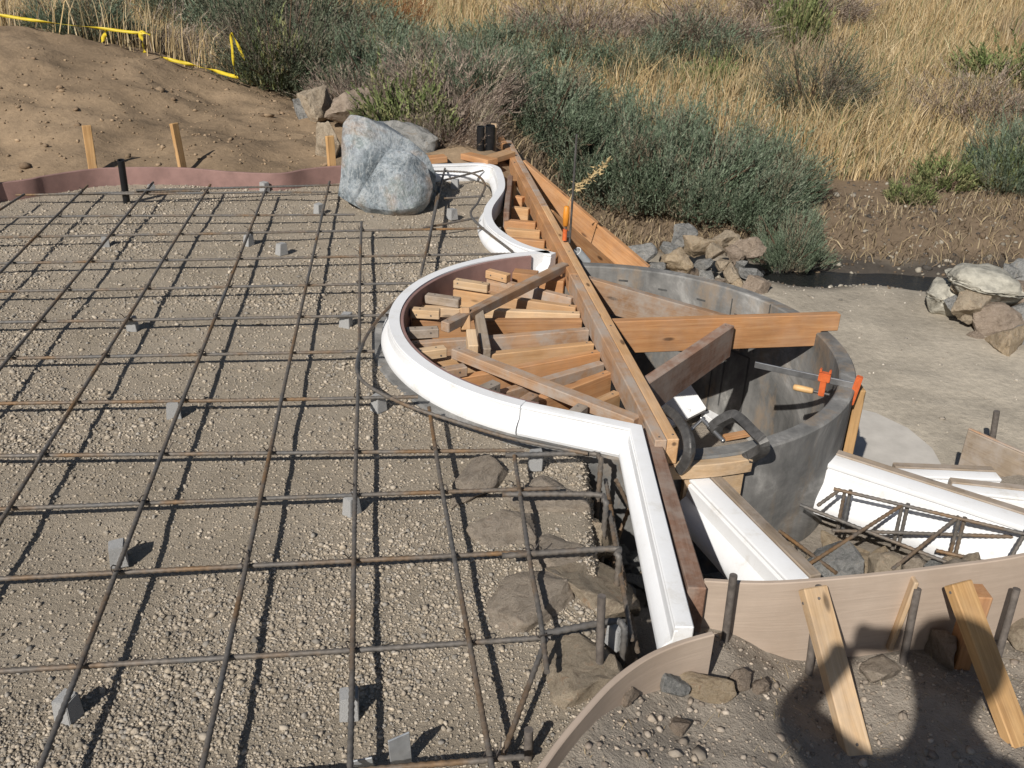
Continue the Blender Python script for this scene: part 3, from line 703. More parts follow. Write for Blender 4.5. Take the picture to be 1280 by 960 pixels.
bkm = ['fir', 'fir_pale', 'grey_wood', 'fir_pale', 'grey_wood', 'fir_pale', 'fir_weathered', 'grey_wood', 'fir_weathered', 'grey_wood']
for i, (a, b) in enumerate(bk):
    pa = P(*a, JT + .038); pb = P(*b, JT + .038); pa = ring_clip(pb, pa, RF - .024); 
    o = lumber('cleat_block', pa, pb, .04, .0375, bkm[i]); tag(o, f'short wooden block against the pink lining board, {ords[i]} from the S-shaped foam', 'wood block', 'blocks round the half circle')
o = lumber('brace', P(706, 328, .042), P(556, 403, .042), .04, .04, 'fir_weathered'); tag(o, 'narrow wooden brace from beam across the blocks near the S-shaped foam', 'brace')
o = lumber('brace', P(797, 522, .004), P(569, 434, .004), .046, .0395, 'fir_weathered'); tag(o, 'greyish wooden brace lying diagonally over the joists near the beam end', 'brace')
for (a, b, m_, lab, w_, h_) in [((581, 384, .06), (583, 412, -.01), 'fir', 'short upright wooden stub nailed to the narrow brace', .038, .03), ((598, 384, .03), (608, 436, -.02), 'grey_wood', 'short grey wooden stub leaning over the joists', .038, .05), ((589, 411, .03), (592, 432, .01), 'fir_pale', 'smallest wooden stub at the grey brace end', .038, .06)]:
    o = lumber('wood_stub', P(*a), P(*b), w_, h_, m_); tag(o, lab, 'wood block')
for (a, b, lab, m_) in [((642, 338), (672, 341), 'orange wooden block by the return of the foam half circle', 'fir_orange'), ((676, 346), (706, 349), 'orange wooden block against the beam under the narrow brace', 'fir_orange')]:
    o = lumber('header_block', P(*a, -.02), P(*b, -.02), .07, .12, m_); tag(o, lab, 'wood block')
# short joists under the S shaped edge
sj = [(648, 226, 34), (652, 246, 26), (655, 260, 30), (665, 277, 40), (668, 288, 44), (676, 300, 42), (684, 312, 28)]
for i, (x_, y_, l_) in enumerate(sj):
    pb = P(x_, y_, -.03); 
    yy = pb.y; tt = (yy - bn.y) / bd.y; q = bn + bd * tt - bs * .042; q.z = -.03
    le = pb + (pb - q).normalized() * .02
    sx = float(s_edge_x(yy)) + .09
    le = Vector((max(sx, q.x - .26), yy + .02, -.03))
    o = lumber('cross_block', q, le, .042, .11, 'fir_orange' if i % 2 else 'fir'); tag(o, f'short cross block between S-shaped foam and beam, {ords[i]} counted from the black pipes', 'wood block', 'blocks behind the S-shaped foam')
bo = [p + Vector((0, 0, -.012)) for p in offs(S_path[22:44], -.024)]
o = lumber('backing_board', P(638, 219, DECK - .02), P(633, 265, DECK - .02), .03, .14, 'brown_wood'); tag(o, 'grey brown board on edge behind the S-shaped foam', 'board')
for a, b, lab in [((470, 0), (0, 0), '')][:0]: pass
for (a, b, m_, lab) in [((530, 197), (557, 194), 'fir_orange', 'wooden board end lying beside the boulder behind the foam'), ((582, 191), (616, 199), 'fir_orange', 'wooden scrap lying on the ground under the black pipes'), ((608, 197), (638, 188), 'fir', 'wooden scrap lying crosswise by the far beam end')]:
    o = lumber('board_scrap', P(*a, .05), P(*b, .06), .09, .038, m_); tag(o, lab, 'board')
q = P(620, 193, .0); o = lumber('post', Vector((q.x, q.y, .2)), Vector((q.x, q.y, -.3)), .06, .04, 'fir_pale'); tag(o, 'short pale post standing beside the black pipes', 'post')
# struts outside
o = lumber('strut', P(655, 200, .02), P(812, 333, -.52), .04, .14, 'fir_orange'); tag(o, 'long raking strut from far beam end down to the rock pile', 'strut')
o = lumber('strut', P(690, 262, .0), P(775, 336, -.4), .04, .14, 'fir_orange'); tag(o, 'shorter raking strut running down behind the tank rim', 'strut')
# planks over the open half
def notched(a, b, top, h, w, mat):
    a, b = Vector(a), Vector(b); L = (b - a).length; x = (b - a).normalized(); yv = Vector((0, 0, 1)).cross(x)
    poly = [(0, top), (L, top), (L, RIM + .004), (L - .075, RIM + .004), (L - .075, top - h), (.1, top - h)]
    bm = bmesh.new(); A = [bm.verts.new((p[0], -w / 2, p[1])) for p in poly]; B = [bm.verts.new((p[0], w / 2, p[1])) for p in poly]; n_ = len(poly)
    bm.faces.new(A); bm.faces.new(B[::-1])
    for i in range(n_): bm.faces.new((A[i], A[(i + 1) % n_], B[(i + 1) % n_], B[i]))
    bmesh.ops.recalc_face_normals(bm, faces=bm.faces)
    bmesh.ops.bevel(bm, geom=[e for e in bm.edges if e.calc_face_angle(0) > .5], offset=.003, segments=1, affect='EDGES')
    o = put('cross_plank', bm_done(bm, 'plank'), M[mat]); o.matrix_basis = Matrix.Translation((a.x, a.y, 0)) @ Matrix((x, yv, Vector((0, 0, 1)))).transposed().to_4x4(); return o
pa = P(766, 400, .02); pb = P(1049, 391, .02)
o = notched(Vector((pa.x, pa.y, 0)), Vector((pb.x, pb.y, 0)), .02, .14, .038, 'fir_orange'); tag(o, 'orange plank on edge notched over the tank rim opposite the beam', 'plank')
o = lumber('cross_plank', P(735, 346, -.02), P(935, 402, -.12), .04, .14, 'fir_weathered'); tag(o, 'dusty plank sloping down behind the orange plank', 'plank')
o = lumber('cross_plank', P(797, 482, -.01), P(912, 405, .0), .045, .14, 'brown_wood'); tag(o, 'dark brown brace between beam and orange plank', 'plank')
# ledger at the tank front, post by the clamp
led = ring_solid('ledger', TR + .003, TR + .04, RIM - .05, RIM - .004, R(274), R(293), 20, .003)
tag(put('rim_ledger', led, M['fir_pale'], None, (TC.x, TC.y, 0)), 'curved pale wooden ledger clamped to the tank rim', 'board')
led = ring_solid('ledger', TR + .004, TR + .028, RIM - .3, RIM - .056, R(280), R(292), 12, .003)
tag(put('plywood_panel', led, M['fir_pale'], None, (TC.x, TC.y, 0)), 'pale plywood panel against the tank below the curved ledger', 'panel')
a_ = R(-17); q = TC + Vector(((TR + .03) * math.cos(a_), (TR + .03) * math.sin(a_), 0))
o = lumber('post', Vector((q.x, q.y, RIM - .03)), Vector((q.x + .01, q.y - .01, LOW)), .07, .04, 'stake_wood'); tag(o, 'upright wooden post held to the tank side by the orange clamp', 'post')

# ================================================================== CLAMPS
def chain(name, pts, r, mat, parent, sides=8, flat=1.0, radii=None):
    me = tube_mesh(name, spline(pts, 5), r * 1.18, 4, smooth_=False); o = put(name, me, M[mat], parent); bv = o.modifiers.new('edge', 'BEVEL'); bv.width = .006; bv.segments = 2; bv.limit_method = 'ANGLE'; bv.angle_limit = R(50); return o
cl1 = empty('c_clamp', P(858, 560, RIM)); tag(cl1, 'heavy black C clamp seen edge-on against the beam end', 'clamp')
F1 = [P(832, 512, .0), P(846, 522, .035), P(858, 540, .045), P(862, 560, .02), P(858, 576, -.03), P(849, 588, -.08)]
chain('frame', F1, .0185, 'iron', cl1)
put('screw', tube_mesh('screw', [P(856, 542, -.03), P(880, 523, -.09)], .005, 8, .004, 2), M['steel'], cl1)
cl2 = empty('c_clamp', P(930, 560, RIM)); tag(cl2, 'heavy black C clamp with T-handle screw gripping rim and ledger', 'clamp')
F2 = [P(893, 533, -.03), P(904, 525, .0), P(917, 520, .015), P(928, 526, .02), P(945, 543, .02), P(955, 553, .012), P(953, 562, -.02), P(940, 570, -.06), P(927, 577, -.09)]
chain('frame', F2, .0185, 'iron', cl2); sc2 = put('screw', tube_mesh('screw', [P(877, 523, -.02), P(905, 552, -.05)], .007, 8, .004, 2), M['steel'], cl2)
put('handle', tube_mesh('handle', [P(859, 543, -.06), P(878, 524, -.02)], .0035, 8), M['steel'], sc2); put('screw_collar', tube_mesh('collar', [P(890, 531, -.03), P(897, 539, -.037)], .021, 10), M['iron'], sc2)
fr2 = [o_ for o_ in cl2.children if o_.name.startswith('frame')][0]; put('jaw', tube_mesh('jaw', [P(938, 571, -.062), P(926, 578, -.092)], .021, 10), M['iron'], fr2)
oc = empty('bar_clamp', P(1062, 482, RIM)); tag(oc, 'orange bar clamp with wooden handle lying across the tank rim', 'clamp')
b0, b1 = P(944, 452, -.035), P(1068, 478, -.035)
def flat_bar(name, a, b, w, t, mat, parent):
    o = lumber(name, a, b, w, t, mat, parent, bev=.0012); return o
M['steel_bar'] = M['steel']
flat_bar('bar', b0, b1, .008, .024, 'steel', oc)
bd2 = (b1 - b0).normalized(); sj0 = P(1031, 470, -.03)
def blk(name, c, size, mat, parent, d=bd2, bev=.003, tilt=0):
    bm = bmesh.new(); y_ = Vector((0, 0, 1)).cross(d).normalized(); m4 = Matrix.Translation(c) @ Matrix((d, y_, d.cross(y_))).transposed().to_4x4() @ Matrix.Rotation(tilt, 4, 'Y')
    box_bm(bm, [-s / 2 for s in size], [s / 2 for s in size], m4); bmesh.ops.recalc_face_normals(bm, faces=bm.faces); bmesh.ops.bevel(bm, geom=bm.edges[:], offset=bev, segments=2, affect='EDGES')
    return put(name, bm_done(bm, name), M[mat], parent)
sjw = blk('sliding_jaw', sj0 + Vector((0, 0, -.035)), (.022, .024, .09), 'orange_paint', oc); blk('jaw_collar', sj0 + Vector((.0, 0, -.004)), (.042, .028, .034), 'orange_paint', sjw)
for s in (-1, 1): blk('jaw_rivet', sj0 + bd2 * (.017 * s) + Vector((0, 0, .02)), (.008, .02, .016), 'orange_paint', sjw)
blk('fixed_jaw', b1 + bd2 * .008 + Vector((0, 0, -.03)), (.024, .026, .115), 'orange_paint', oc, tilt=.12)
sc0 = sj0 + Vector((0, 0, -.07)); scr = put('screw', tube_mesh('screw', [sc0 + bd2 * .03, sc0 - bd2 * .03], .006, 8, .004, 2), M['iron'], oc)
put('handle', tube_mesh('handle', [sc0 - bd2 * k for k in (.03, .035, .06, .085, .1, .104)], .012, 10, radii=[.009, .0115, .0125, .0125, .0115, .006]), M['handle_wood'], scr)
vc = empty('bar_clamp', P(709, 300, .03)); tag(vc, 'upright bar clamp with orange handle standing on the far beam', 'clamp')
q0 = P(712, 303, .03); put('bar', tube_mesh('bar', [q0, q0 + Vector((0, 0, .52))], .006, 6), M['iron'], vc)
q1 = q0 + Vector((-.025, 0, .03)); put('handle', tube_mesh('handle', [q1 + Vector((0, 0, z_)) for z_ in (.05, .055, .1, .145, .15)], .014, 10, radii=[.008, .014, .0165, .014, .008]), M['handle_orange'], vc)
put('jaw', tube_mesh('jaw', [q1 + Vector((0, 0, -.02)), q1 + Vector((0, 0, .035))], .012, 8), M['orange_paint'], vc); put('screw', tube_mesh('screw', [q1 + Vector((.005, 0, .03)), q1 + Vector((.0, 0, .06))], .005, 8), M['iron'], vc)
blk('slide_arm', q1 + Vector((.013, 0, .01)), (.035, .014, .03), 'iron', vc, Vector((1, 0, 0)))
# pipes
def pipe(name, a, b, r, mat, label, thick=.005):
    a, b = Vector(a), Vector(b); t = (b - a).normalized(); u = t.orthogonal().normalized(); w_ = t.cross(u); V = []; F = []; n = 24; prof = [(0, r), (1, r), (1, r - thick), (.0, r - thick)]
    for k, (s, rr) in enumerate(prof):
        for i in range(n):
            an = 2 * math.pi * i / n; V.append(a.lerp(b, s) + u * (rr * math.cos(an)) + w_ * (rr * math.sin(an)))
    for k in range(4):
        for i in range(n): F.append((k * n + i, k * n + (i + 1) % n, ((k + 1) % 4) * n + (i + 1) % n, ((k + 1) % 4) * n + i))
    me = pmesh(name, V, F, True); me.set_sharp_from_angle(angle=R(40)); o = put(name, me, M[mat]); tag(o, label, 'pipe'); return o
q = P(601, 191, .02); t_ = PY(601, 158, q.y - .03); pipe('vent_pipe', q - Vector((0, 0, .3)), t_, .026, 'abs_black', 'thinner of two black pipes standing behind the white foam')
q = P(611, 191, .02); t_ = PY(612, 157, q.y - .03); pipe('vent_pipe', q + Vector((.01, .02, -.3)), t_ + Vector((.005, 0, 0)), .032, 'abs_black', 'thicker of two black pipes standing behind the white foam')
pipe('conduit_pipe', P(733, 328, -.1), P(721, 314, -.03), .024, 'pvc', 'short grey plastic conduit stub at the far tank rim')
q = P(160, 264, GRAV - .05); pipe('pipe_stake', q, PY(151, 200, q.y - .06), .019, 'abs_black', 'black pipe stub standing in the gravel near the edging')
# steel stakes, wooden stakes, braces
def stake(px0, px1, z0, y_top_off, label, r=.0095, z_top=None):
    a = P(*px1, z0); b = PY(*px0, a.y + y_top_off) ; d_ = (a - b).normalized()
    o = put('steel_stake', tube_mesh('stake', [a + d_ * .12, a, b], r, 10, .05), M['stake_steel']); tag(o, label, 'stake', 'steel stakes'); return o
stake((752, 745), (748, 880), -.17, .0, 'steel stake standing at the bend of the curved beige board')
stake((661, 912), (659, 985), -.15, .0, 'rusty topped steel stake at the end of the curved beige board')
stake((917, 719), (899, 852), -.24, .0, 'steel stake at the joint of the two beige boards')
stake((1024, 733), (1008, 865), -.27, .02, 'steel stake half hidden behind the grained wooden brace')
stake((1147, 736), (1127, 838), -.24, .02, 'steel stake against the long beige board between the two braces')
stake((1271, 736), (1247, 822), -.22, .02, 'steel stake beside a wooden block on the long beige board')
q = G(1246, 545); put_ = stake((1246, 514), (1240, 552), LOW + .1, .0, 'dark stake behind the stained panel on the path', .014)
o = lumber('wood_brace', P(1020, 733, DECK + .015), P(1078, 950, -.225), .064, .032, 'fir_pale'); tag(o, 'grained wooden brace leaning on the long beige board, lower end shadowed', 'brace')
o = lumber('wood_brace', P(1203, 727, DECK + .015), P(1283, 938, -.225), .064, .032, 'stake_wood'); tag(o, 'yellowish wooden brace leaning on the long beige board', 'brace')
q = P(1240, 745, -.0); o = lumber('wood_block', Vector((q.x, q.y + .02, .0)), Vector((q.x - .005, q.y + .01, -.25)), .06, .04, 'fir_orange'); tag(o, 'orange wooden block fixed behind the stake on the beige board', 'wood block')
q = P(1140, 728, .01); o = lumber('wood_strip', Vector((q.x, q.y, .02)), Vector((q.x - .02, q.y, -.2)), .03, .012, 'fir_pale'); tag(o, 'thin pale wood strip on the long beige board', 'wood strip')
for (b_, t_, lab) in [((114, 214), (108, 157), 'weathered wooden stake behind the edging'), ((230, 213), (219, 154), 'clean yellow wooden stake behind the edging'), ((416, 212), (413, 170), 'wooden stake behind the edging beside the boulder'), ((-12, 232), (-25, 165), 'wooden stake behind the edging near the frame')][:3]:
    q = P(*b_, DECK - .02); q.y += .03; t2 = PY(*t_, q.y + .02)
    o = lumber('wood_stake', t2, q - Vector((0, 0, .1)), .05, .025, 'stake_wood'); tag(o, lab, 'stake')
q = P(-12, 236, DECK) + Vector((-.05, .02, 0)); o = lumber('wood_stake', q + Vector((-.02, .02, .32)), q - Vector((0, 0, .1)), .05, .025, 'stake_wood'); tag(o, 'wooden stake behind the edging at the open dirt bank', 'stake')
# stained panel
pn = empty('plywood_panel', P(1250, 600, LOW)); tag(pn, 'stained plywood panel standing on edge beside the path', 'panel')
a_, b_ = P(1211, 537, -.42), P(1320, 585, -.42); o = lumber('sheet', a_, b_, .02, .3, 'grey_wood', pn); a2 = a_.lerp(b_, .02); lumber('top_strip', a2 + Vector((.0, .016, .004)), b_ + Vector((0, .016, .004)), .015, .05, 'fir_weathered', pn)

# ================================================================== REBAR CAGE OVER THE STEPS
cage = empty('rebar_cage', P(1130, 700, -.5)); tag(cage, 'rusty rebar truss of posts and diagonals over stair rubble', 'rebar cage')
ZT = -.25; ZL = -.35
def cb(a, za, b, zb): bar([P(*a, za), P(*b, zb)], cage, .006, 'bar')
cb((1042, 611), ZT, (1300, 672), ZT)
for tx, ty in [(1056, 614), (1128, 631), (1199, 648)]:
    a = P(tx, ty, ZT); bar([a, a + Vector((0, -.01, -.17))], cage, .006, 'post'); a2 = a + Vector((.022, .008, 0)); bar([a2, a2 + Vector((0, -.01, -.17))], cage, .006, 'post')
cb((1128, 631), ZT, (1010, 706), ZL); cb((1198, 646), ZT, (1115, 712), ZL); cb((1284, 662), ZT, (1255, 712), ZL); cb((1050, 612), ZT, (1022, 632), ZL + .06)
cb((1000, 631), ZL + .06, (1196, 708), ZL); cb((1040, 663), ZL, (1300, 672), ZL + .05); cb((975, 664), ZL - .02, (1045, 716), ZL); cb((1170, 688), ZL - .03, (1230, 702), ZL - .03)

# ================================================================== ROCKS
b_ = P(484, 268, GRAV)
bpA = [(-.27, -.1, .12), (-.2, -.16, .1), (-.265, -.08, .3), (-.235, -.06, .5), (-.2, -.02, .545), (-.1, -.06, .55), (.0, -.02, .5), (.12, 0, .42), (.21, .02, .33), (.255, .02, .2), (.22, .1, 0), (-.24, .22, .05), (-.24, .2, .46), (-.06, .22, .48), (.14, .2, .32), (.2, .2, 0), (-.1, -.14, .05), (-.08, -.15, .33), (-.19, -.13, .36)]
bpB = [(-.17, -.2, .1), (-.1, -.15, .0), (.04, -.17, -.01), (.17, -.14, .0), (-.09, -.24, .08), (.05, -.28, .085), (.17, -.25, .09), (.25, -.15, .1), (.265, -.12, .19), (.22, -.1, .3), (.13, -.12, .375), (.03, -.12, .4), (-.04, -.19, .32), (-.12, -.22, .18), (.1, -.25, .27), (.2, -.2, .2), (.1, .1, .3), (.2, .1, 0), (-.1, .1, 0)]
mA = hull_mesh([Vector(p) for p in bpA], .008, 4, .022, 4); mB = hull_mesh([Vector(p) for p in bpB], .012, 4, .022, 9)
bm = bmesh.new(); bm.from_mesh(mA); bm.from_mesh(mB); bme = bm_done(bm, 'boulder', True); bme.set_sharp_from_angle(angle=R(26))
bl = put('boulder', bme, M['boulder'], None, b_ + Vector((-.01, .2, -.045))); tag(bl, 'big blue grey boulder standing among the bars', 'boulder')
rk = [(440, 165, .5, .3, .34, 'rock_brown', 'dark stained brown rock behind the boulder on the bank', 3), (385, 128, .27, .2, .2, 'rock_grey', 'pale grey rock at the top of the bank', 4), (395, 150, .42, .3, .26, 'rock_tan', 'orange tan rock on the bank below the pale rock', 5), (505, 190, .5, .3, .3, 'rock_grey', 'greenish grey rock behind the boulder', 6), (538, 183, .2, .2, .2, 'rock_grey', 'small grey rock between boulder and foam corner', 8), (414, 192, .25, .2, .28, 'rock_tan', 'tan rock between wooden stake and boulder', 12)]
for x_, y_, w_, d_, h_, m_, lab, sd in rk:
    q = P(x_, y_, .02) if y_ > 160 else PY(x_, y_, 7.1); q.z = float(ground_h(q.x, q.y)); tag(rock('rock', q, (w_, d_, h_), m_, sd, sd, (.1, .1), .2), lab, 'rock')
# flat stones at the deck corner
fl = [(690, 622, .25, .23, .12, 'rock_dusty', 'round flat brown stone under the bar hooks'), (600, 592, .34, .17, .09, 'rock_dusty', 'flat tan stone beneath the first hooked bar'), (738, 722, .26, .3, .13, 'rock_tan', 'large tan stone below the hooked bars'), (655, 750, .3, .22, .1, 'rock_dusty', 'flat brownish stone half buried in the gravel'), (722, 835, .24, .24, .12, 'rock_tan', 'flat tan stone inside the curved beige board'), (690, 690, .2, .17, .1, 'rock_dusty', 'cracked dusty stone between the hooked bars'), (630, 655, .26, .2, .08, 'rock_dusty', 'low dusty stone beside the round flat stone'), (745, 645, .14, .16, .14, 'rock_tan', 'tan stone down in the trench under the hooks'), (765, 780, .14, .14, .14, 'rock_brown', 'brown stone in the trench near the foam end')]
for i, (x_, y_, w_, d_, h_, m_, lab) in enumerate(fl):
    q = P(x_, y_, GRAV + .01); q.z = GRAV + .022 - h_ * .72 if i < 7 else -.2; o = rock('flat_stone', q, (w_, d_, h_), m_, 30 + i, i * 1.3, (.03, .02), .14); tag(o, lab, 'stone', 'stones at the deck corner')
# trench rubble
for i in range(26):
    x_ = random.uniform(.16, .5); y_ = random.uniform(1.75, 2.55); s_ = random.uniform(.05, .13)
    q = Vector((x_, y_, -.42 + random.uniform(0, .08))); tag(rock('trench_stone', q, (s_, s_ * .9, s_ * .7), random.choice(['rock_brown', 'rock_tan', 'rock_grey']), 50 + i % 6, i, (.2, .1), .3, sub=2), 'rubble stone in the dark trench below the L shaped foam', 'stone', 'trench rubble')
# rubble under the steps
i = 0; placed = []; f3a, f3b = P(1040, 567, -.26), P(1300, 650, -.26)
while len(placed) < 80 and i < 2500:
    i += 1; x_ = random.uniform(.55, 1.9); y_ = random.uniform(2.0, 3.0); s_ = random.uniform(.08, .19)
    if y_ > float(np.interp(x_, [f3a.x, f3b.x], [f3a.y, f3b.y])) - .17 - s_ * .5 or math.hypot(x_ - TC.x, y_ - TC.y) < TR + s_ * .5 or y_ < float(np.interp(x_, RBX, RBY)) + .1 or any(math.hypot(x_ - a, y_ - b) < (s_ + c) * .44 for a, b, c in placed): continue
    placed.append((x_, y_, s_)); q = Vector((x_, y_, float(foot_h(x_, y_)) + .01))
    tag(rock('rubble_stone', q, (s_ * random.uniform(1, 1.35), s_, s_ * .7), random.choice(['rock_tan', 'rock_tan', 'rock_dusty', 'rock_yellow', 'rock_tan', 'rock_grey']), 60 + i % 8, i, (random.uniform(-.25, .25), random.uniform(-.25, .25)), .0, sub=2), 'angular rubble stone packed under the rebar cage', 'stone', 'stair rubble')
# rocks at the foot of the boards
for i, (x_, y_, w_, d_, h_, m_, lab) in enumerate([(880, 868, .13, .075, .06, 'rock_yellow', 'angular tan orange rock lying at the foot of the boards'), (838, 862, .075, .06, .055, 'rock_grey', 'grey brown rock left of the angular tan rock'), (807, 858, .05, .05, .045, 'rock_brown', 'small earth covered rock at the curved board'), (920, 856, .06, .05, .045, 'rock_brown', 'brown rock beside the joint stake'), (948, 862, .04, .04, .03, 'rock_brown', 'small brown rock at the foot of the long board'), (848, 908, .06, .045, .03, 'rock_brown', 'smooth brown stone half sunk in the dirt'), (1100, 845, .09, .08, .055, 'rock_dusty', 'dusty rock in the shade between the two braces'), (1170, 830, .12, .1, .1, 'rock_brown', 'dark earthy rock against the long beige board'), (1275, 800, .12, .1, .08, 'rock_tan', 'tan rock near the outer brace'), (785, 875, .05, .045, .04, 'rock_brown', 'clod like rock near the bend stake'), (1245, 850, .08, .07, .05, 'rock_grey', 'small grey rock under the yellowish brace')]):
    q = GF(x_, y_); tag(rock('rock', q, (w_ * 1.15, d_ * 1.15, h_ * 1.15), m_, 80 + i, i * 2.1, (.1, .15), .25, cut=.66), lab, 'rock')
# rock pile behind the tank
pile = [(800, 322, .26, 'rock_grey'), (838, 312, .2, 'rock_grey'), (850, 296, .26, 'rock_grey'), (845, 326, .3, 'rock_yellow'), (872, 306, .3, 'rock_yellow'), (880, 330, .16, 'rock_grey'), (893, 312, .2, 'rock_tan'), (905, 298, .18, 'rock_tan'), (918, 300, .14, 'rock_tan'), (920, 318, .2, 'rock_brown'), (905, 328, .16, 'rock_tan'), (936, 312, .26, 'rock_brown'), (915, 342, .22, 'rock_tan'), (938, 345, .2, 'rock_grey'), (886, 346, .2, 'rock_grey'), (945, 360, .24, 'rock_brown'), (925, 356, .16, 'rock_yellow'), (862, 340, .16, 'rock_brown'), (820, 335, .18, 'rock_grey'), (898, 355, .14, 'rock_brown'), (925, 330, .12, 'rock_grey')]
dsc = {'rock_grey': 'grey', 'rock_yellow': 'yellowish', 'rock_tan': 'tan', 'rock_brown': 'brown'}
for i, (x_, y_, s_, m_) in enumerate(pile):
    zz = LOW + max(0, (352 - y_) * .0045) + .02; q = P(x_, y_, zz); q.z = zz - .03
    s_ *= .86; tag(rock('pile_rock', q, (s_ * random.uniform(1.05, 1.35), s_ * .8, s_ * .72), m_, 100 + i, i * 1.7, (random.uniform(-.3, .3), random.uniform(-.3, .3)), .25, cut=.66), f'{dsc[m_]} rock in the pile between tank and sagebrush', 'rock', f'{dsc[m_]} rocks in the pile behind the tank')
pile2 = [(1232, 372, .34, 'rock_tan'), (1215, 384, .3, 'rock_tan'), (1268, 372, .3, 'rock_brown'), (1245, 405, .3, 'rock_brown'), (1258, 432, .3, 'rock_yellow'), (1278, 400, .26, 'rock_grey'), (1276, 425, .2, 'rock_grey'), (1190, 380, .14, 'rock_grey'), (1214, 398, .1, 'rock_tan'), (1280, 350, .3, 'rock_grey'), (1262, 345, .16, 'rock_grey'), (1220, 420, .09, 'rock_brown'), (1300, 385, .3, 'rock_tan'), (1240, 388, .18, 'rock_grey')]
for i, (x_, y_, s_, m_) in enumerate(pile2):
    zz = LOW + max(0, (420 - y_) * .003); q = P(x_, y_, zz); q.z = zz - .02
    tag(rock('pile_rock', q, (s_ * 1.25, s_ * .85, s_ * .7), m_, 130 + i, i * 1.1, (random.uniform(-.3, .3), random.uniform(-.3, .3)), .25, cut=.64), f'{dsc[m_]} rock in the pile under the sandbags', 'rock', f'{dsc[m_]} rocks in the pile under the sandbags')
def sack(name, c, dims, rz, label, tilt=0):
    bm = bmesh.new(); bmesh.ops.create_cube(bm, size=1); bmesh.ops.subdivide_edges(bm, edges=bm.edges[:], cuts=12, use_grid_fill=True)
    for v in bm.verts:
        p = v.co * 2; e = (1 - abs(p.x) ** 3) ; q_ = Vector((p.x, p.y * (.62 + .38 * max(0, 1 - p.x ** 4)), p.z * (.12 + .88 * max(0, 1 - p.x * p.x) ** .5 * max(.0, 1 - p.y ** 4) ** .5)))
        v.co = q_ * .5; v.co += jit(p, .1, 1.5, 4) + jit(p, .05, 3.6, 8) + Vector((0, 0, .035 * math.sin(p.y * 9 + 3 * p.x) * abs(p.x)))
    me = bm_done(bm, name, True); o = put(name, me, M['sack'], None, c, (0, tilt, rz)); o.scale = dims; tag(o, label, 'sandbag')
q = P(1192, 374, LOW + .07); sack('sandbag', q, (.36, .32, .26), 1.2, 'greyish white sandbag at the end of the rock pile', .25)
q = P(1230, 354, LOW + .24); sack('sandbag', q, (.42, .34, .2), -.1, 'pale green tinted sandbag lying on top of the rock pile', .12)
# scraps inside the tank
for i, (x_, y_, sx, sy, rz, lab) in enumerate([(846, 506, .22, .18, .4, 'large white foam sheet scrap leaning inside the tank'), (858, 510, .1, .08, 1.0, 'crumpled white foam scrap beside the large sheet in the tank'), (897, 522, .14, .1, .6, 'square white foam scrap lying on the tank floor')]):
    z_ = LOW + (.14 if i == 0 else .12 if i == 1 else .06); q = P(x_, y_, z_); bm = bmesh.new(); box_bm(bm, (-sx / 2, -sy / 2, -.02), (sx / 2, sy / 2, .02)); bmesh.ops.bevel(bm, geom=bm.edges[:], offset=.004, segments=2, affect='EDGES')
    tag(put('foam_scrap', bm_done(bm, 'scrap'), M['foam'], None, q, (R(35) if i == 0 else .1, R(-20) if i == 0 else .05, rz)), lab, 'foam scrap')
q = P(905, 545, LOW + .06); tag(lumber('wood_scrap', q, q + Vector((.16, .04, .02)), .04, .02, 'fir_orange'), 'thin orange wood scrap on the tank floor', 'wood scrap')

# ================================================================== CAUTION TAPE
def ribbon(name, pts, w, label, tw0=0):
    pts = spline([Vector(p) for p in pts], 7); V = []; F = []
    for i, p in enumerate(pts):
        a = tw0 + 1.1 * math.sin(i * .45 + tw0); t = (pts[min(i + 1, len(pts) - 1)] - pts[max(i - 1, 0)]).normalized(); u = t.cross(Vector((0, 1, .2))).normalized(); v_ = t.cross(u)
        d_ = u * math.cos(a) + v_ * math.sin(a); V += [p + d_ * w * .36, p - d_ * w * .36]
    for i in range(len(pts) - 1): F.append((2 * i, 2 * i + 1, 2 * i + 3, 2 * i + 2))
    me = pmesh(name, V, F, True); o = put(name, me, M['tape']); md = o.modifiers.new('thick', 'SOLIDIFY'); md.thickness = .0006; tag(o, label, 'caution tape'); return o
T = lambda x_, y_, y=7.75: PY(x_, y_, y)
ribbon('caution_tape', [T(-60, 12), T(0, 19), T(60, 28), T(130, 36), T(178, 42)], .032, 'yellow caution tape stretched across the top of the bank', .3)
ribbon('caution_tape', [T(133, 37), T(131, 44), T(126, 53)], .045, 'short yellow tape end hanging from the stretched tape', .9)
ribbon('caution_tape', [T(188, 43), T(176, 41), T(178, 52), T(181, 66)], .045, 'knotted yellow tape hanging from the line end', .6)
ribbon('caution_tape', [T(181, 67, 8.0), T(210, 74, 7.9), T(240, 81, 7.9), T(270, 89, 7.8), T(298, 97, 7.7)], .038, 'yellow tape sagging along the crest of the bank', .2)
ribbon('caution_tape', [T(294, 95, 7.7), T(291, 70, 7.7), T(289, 41, 7.7), T(297, 56, 7.7), T(306, 76, 7.7)], .03, 'pale yellow tape loop tied to a weed', .7)

